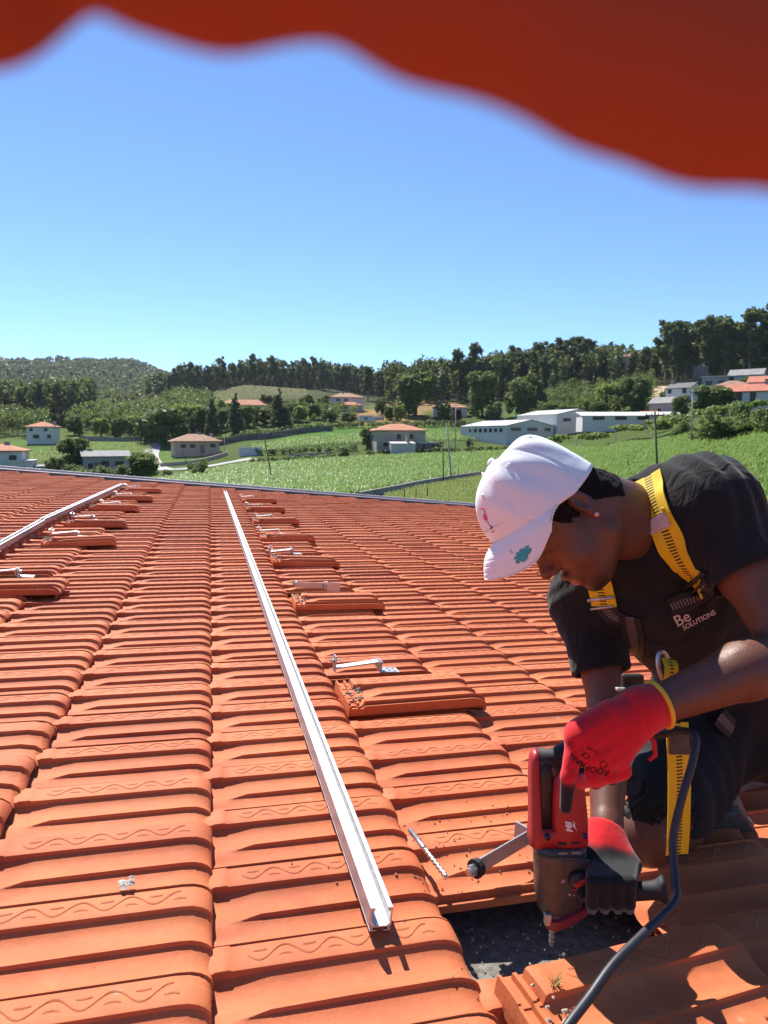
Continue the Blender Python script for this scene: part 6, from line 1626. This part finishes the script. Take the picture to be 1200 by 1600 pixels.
# leg straps
ys = spline([PX(1125, 1120, 1.49), PX(1150, 1145, 1.52), PX(1170, 1165, 1.56)], 6); hp(ribbon('leg_strap', ys, camdir(.5, -.6, .1), .040, M_WEBK, None))
ys = spline([PX(1185, 1140, 1.54), PX(1172, 1170, 1.55), PX(1158, 1196, 1.57)], 6); hp(ribbon('leg_strap', ys, camdir(1, .4, .1), .042, M_WEBK, None))

# ------------------------------------------------------------------ the rotary hammer drill
DO = PX(872, 1310, 1.225)
dY = nrm(np.array([0.0, 0, 1.0]) + camdir(-.02, 0, 0)); dX = camdir(1, 0, 0); dX = nrm(dX - dY * dX.dot(dY)); dZ = np.cross(dX, dY)   # right, up, towards the camera
drill = empty('hammer_drill', DO); drill.matrix_world = Matrix(((dX[0], dY[0], dZ[0], DO[0]), (dX[1], dY[1], dZ[1], DO[1]), (dX[2], dY[2], dZ[2], DO[2]), (0, 0, 0, 1)))
tag(drill, 'red and grey hammer drill held upright over the hole in the tiles', 'drill')
PXM = 1.225 / F
def loft(secs, n=20):                                             # (y, cx, cz, half width, half depth, corner)
    vs, fs = [], []
    for (y_, cx, cz, hw, hd_, e) in secs:
        for k in range(n):
            a = 2 * PI * k / n; ca, sa = math.cos(a), math.sin(a)
            vs.append((cx + hw * math.copysign(abs(ca) ** e, ca), y_, cz + hd_ * math.copysign(abs(sa) ** e, sa)))
    for i in range(len(secs) - 1):
        for k in range(n): fs.append((i * n + k, (i + 1) * n + k, (i + 1) * n + (k + 1) % n, i * n + (k + 1) % n))
    fs += [tuple(range(n)), tuple((len(secs) - 1) * n + k for k in range(n - 1, -1, -1))]
    mb = MB(); mb.add(vs, fs); return mb
def Y(py): return (1310 - py) * PXM
def X(px): return (px - 872) * PXM
M_DRED = simple('red_tool_plastic', (.33, .016, .022), .42, var=.12, scale=60, bump=.05, bdist=.001)
M_DGRY = simple('grey_cast_housing', (.080, .066, .055), .42, .35, var=.2, scale=70, bump=.1, bdist=.001)
M_DMAR = simple('maroon_lever', (.17, .018, .028), .4, var=.1)
loft([(Y(1312), X(887), 0, .030, .030, .55), (Y(1305), X(886), 0, .032, .034, .5), (Y(1270), X(886), 0, .031, .034, .5), (Y(1225), X(884), 0, .028, .033, .5), (Y(1202), X(884), 0, .026, .030, .5), (Y(1194), X(884), 0, .020, .024, .6)]).build('motor_housing', M_DRED, drill, True)
loft([(Y(1312), X(843), 0, .020, .028, .55), (Y(1296), X(842), 0, .018, .028, .55), (Y(1282), X(836), 0, .010, .024, .6), (Y(1200), X(834), 0, .0085, .020, .6), (Y(1178), X(835), 0, .0085, .018, .7), (Y(1166), X(837), 0, .006, .012, .8)]).build('handle_spine', M_DRED, drill, True)
loft([(Y(1311), X(866), 0, .040, .029, .5), (Y(1290), X(866), 0, .040, .029, .5), (Y(1284), X(866), 0, .036, .026, .5)]).build('housing_bridge', M_DRED, drill, True)
loft([(Y(1290), X(850), 0, .012, .020, .6), (Y(1200), X(850), 0, .014, .020, .6), (Y(1180), X(852), 0, .016, .017, .7)]).build('handle_window', M_BLACKP, drill, True)
MB().tube([(X(838), Y(1176), 0), (X(860), Y(1182), .0), (X(885), Y(1172), 0), (X(905), Y(1162), -.004)], [.016, .018, .020, .019], 14).build('grip', M_RUBBER, drill, True)
MB().tube([(X(842), Y(1178), .004), (X(866), Y(1196), .004)], [.012, .015], 12).build('trigger_guard', simple('worn_plastic', (.10, .10, .10), .5, var=.3, scale=90), drill, True)
loft([(Y(1428), X(874), 0, .030, .030, .75), (Y(1418), X(873), 0, .037, .034, .7), (Y(1396), X(873), 0, .0405, .037, .6), (Y(1330), X(874), 0, .0425, .038, .5), (Y(1312), X(874), 0, .0415, .037, .5)]).build('gear_housing', M_DGRY, drill, True)
loft([(Y(1322), X(873), 0, .0425, .0385, .5), (Y(1318), X(873), 0, .0425, .0385, .5)]).build('housing_seam', M_BLACKP, drill, True)
ZF = .0385
for (x0, x1, y_, m_, nm) in ((864, 878, 1301, M_BLACKP, 'vent_slot'), (884, 898, 1300, M_BLACKP, 'vent_slot'), (864, 878, 1313.5, simple('tan_inlay', (.22, .16, .12), .5, var=.1), 'air_vent'), (884, 898, 1313, simple('tan_inlay', (.22, .16, .12), .5, var=.1), 'air_vent')):
    MB().box((X((x0 + x1) / 2), Y(y_), .0342 if y_ < 1310 else .0378), ((x1 - x0) * PXM, 3.6 * PXM, .003), bev=.001).build(nm, m_, drill)
MB().box((X(890), Y(1356), ZF - .002), (44 * PXM, 62 * PXM, .005), bev=.002).build('control_panel', simple('dark_panel', (.055, .05, .046), .45, .2, var=.15), drill)
dial = MB().tube([(X(895), Y(1356), ZF - .001), (X(895), Y(1356), ZF + .010), (X(895), Y(1356), ZF + .012)], [.0185, .0175, .0150], 24).build('mode_dial', M_BLACKP, drill, True)
MB().box((X(895), Y(1354), ZF + .0125), (.022, .010, .006), M=Matrix.Rotation(rad(25), 3, 'Z'), bev=.002).build('dial_grip', M_DRED, dial)
MB().box((X(893), Y(1364), ZF + .0122), (.020, .004, .004), M=Matrix.Rotation(rad(5), 3, 'Z'), bev=.001).build('dial_grip', M_DRED, dial)
for (x_, y_) in ((849, 1291), (905, 1289)):
    MB().tube([(X(x_), Y(y_), .022), (X(x_), Y(y_), .0345)], [.0052, .0046], 10).build('housing_screw', simple('blue_screw', (.03, .04, .09), .35, .6, var=.1), drill, True)
for (x_, y_) in ((878, 1210), (884, 1213), (878, 1219), (886, 1206), (872, 1214)):
    MB().tube([(X(x_), Y(y_), .028), (X(x_), Y(y_), .0335)], .0017, 8).build('vent_hole', M_BLACKP, drill)
def flat_text(name, txt, size, x, y_, z_, ang, mat, shear=0.0, bold=0.0):
    v, f_ = text_mesh(txt, size, shear, bold); ca, sa = math.cos(ang), math.sin(ang)
    return put(name, mesh_of(name, [(x + ca * p[0] - sa * p[1], y_ + sa * p[0] + ca * p[1], z_) for p in v], f_), mat, drill)
M_WTXT = simple('white_print', (.72, .68, .66), .6, var=.1)
flat_text('logo_lettering', 'Mil', .0145, X(881), Y(1274), .0352, rad(96), M_WTXT, .35, .0006)
mb = MB(); mb.add([(X(886), Y(1263), .0353), (X(890), Y(1268), .0353), (X(888), Y(1268), .0353), (X(893), Y(1280), .0353), (X(886), Y(1270), .0353), (X(889), Y(1270), .0353)], [(0, 5, 1), (4, 3, 2)]); mb.build('logo_bolt', M_WTXT, drill)
flat_text('scale_mark', 'TI', .008, X(872), Y(1358), ZF + .001, rad(90), M_WTXT)
flat_text('scale_mark', '+ -', .010, X(884), Y(1380), ZF + .001, 0, M_WTXT)
loft([(Y(1444), X(866), 0, .014, .014, .9), (Y(1436), X(868), 0, .022, .022, .85), (Y(1420), X(870), 0, .029, .029, .8), (Y(1405), X(871), 0, .034, .033, .75)]).build('chuck', M_BLACKP, drill, True)
mb = MB(); pts = spline([(X(848), Y(1432), .030), (X(862), Y(1432), .037), (X(885), Y(1422), .038), (X(905), Y(1412), .034), (X(918), Y(1408), .024)], 6)
vs, fs = [], []
for p in pts:
    for (dy, dz) in ((-.010, -.004), (.010, -.004), (.008, .003), (-.008, .003)): vs.append((p[0], p[1] + dy, p[2] + dz))
for i in range(len(pts) - 1):
    for k in range(4): fs.append((i * 4 + k, i * 4 + (k + 1) % 4, (i + 1) * 4 + (k + 1) % 4, (i + 1) * 4 + k))
fs += [(3, 2, 1, 0), tuple(4 * (len(pts) - 1) + k for k in range(4))]
mb.add(vs, fs); mb.build('clamp_band', M_DMAR, drill)
MB().box((X(850), Y(1424), .030), (.012, .020, .012), bev=.002).build('clamp_tab', simple('worn_metal', (.42, .40, .38), .4, .7, var=.3, scale=90), drill)
fluted((X(864), Y(1440), 0), (X(862), Y(1490), 0), .0048, 3).build('bit', metal('dusty_bit', (.45, .40, .33), .5), drill, True)
def dl(p): q_ = np.asarray(p) - DO; return np.array([q_ @ dX, q_ @ dY, q_ @ dZ])
a, b = dl(SHA), dl(SHB); ax_ = nrm(b - a); L = np.linalg.norm(b - a)
MB().tube([a + ax_ * L * q for q in (0, .10, .14, .30, .55, .80, .88, .93, .96, .985, 1.0)], [.0125, .0125, .015, .0155, .0150, .0145, .0150, .019, .022, .022, .017], 18).build('side_handle', M_RUBBER, drill, True)
cable = spline([PX(905, 1160, 1.21), PX(960, 1150, 1.235), PX(1020, 1150, 1.215), PX(1060, 1142, 1.19), PX(1086, 1150, 1.165), PX(1082, 1190, 1.145), PX(1066, 1245, 1.13), PX(1052, 1310, 1.115), PX(1055, 1375, 1.085), PX(1054, 1410, 1.05), PX(1010, 1455, 1.0), PX(960, 1505, .955), PX(920, 1560, .915), PX(888, 1602, .885), PX(850, 1660, .85), PX(780, 1800, .80)], 8)
MB().tube([dl(p) for p in cable], .0066, 10).build('power_cable', simple('cable_rubber', (.022, .023, .028), .45, var=.2, scale=40), drill, True)

# ------------------------------------------------------------------ the gloved fingers in front of the lens
zF = .042
def LP(x, y, z=zF): return PX(x, y, z)
ff = Field([LP(-450, -900), LP(1650, 330)], .010, .0009)
def chain(pts, r, k=.001):                                        # finger: joint centres (viewing direction) with knuckle radii
    for (a, b) in zip(pts[:-1], pts[1:]):
        ff.cap(LP(a[0], a[1], zF * a[3]), LP(b[0], b[1], zF * b[3]), r * a[2], r * b[2], k)
chain([(1640, 20, 1.1, 1.06), (1330, 55, 1.06, 1.0), (1150, 56, 1.0, 1.0), (1000, 10, .97, 1.0), (800, -88, .98, 1.0), (700, -108, .98, 1.0), (590, -150, .93, 1.0)], .0081)
chain([(900, -430, 1.2, 1.25), (640, -330, 1.05, 1.1), (455, -178, .95, 1.02), (330, -172, 1.0, 1.0), (235, -182, .95, 1.0)], .0081)
chain([(300, -560, 1.2, 1.2), (120, -400, 1.05, 1.05), (-20, -210, 1.0, 1.0), (-90, -130, .98, 1.0)], .0081)
chain([(1650, -250, 1.9, 1.25), (1200, -330, 1.9, 1.25), (800, -480, 1.9, 1.3), (400, -560, 1.8, 1.3), (0, -640, 1.6, 1.3)], .0097, .003)
me = ff.mesh('fingers', None, 2, True)
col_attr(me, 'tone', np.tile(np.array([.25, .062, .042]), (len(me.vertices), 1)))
t = NT('red_knit_glove_near'); t.set(Roughness=.9); va = t.node('ShaderNodeVertexColor'); va.layer_name = 'tone'; t.link(va.outputs[0], t.b.inputs['Base Color'])
t.b.inputs['Specular IOR Level'].default_value = .15
nz = t.noise(900, 2, .5); t.bump(nz.outputs[0], .3, .0005)
me.materials.append(t.m)
o = put('gloved_fingers', me); tag(o, 'blurred red gloved fingers hanging in front of the lens at the top', 'gloved hand')
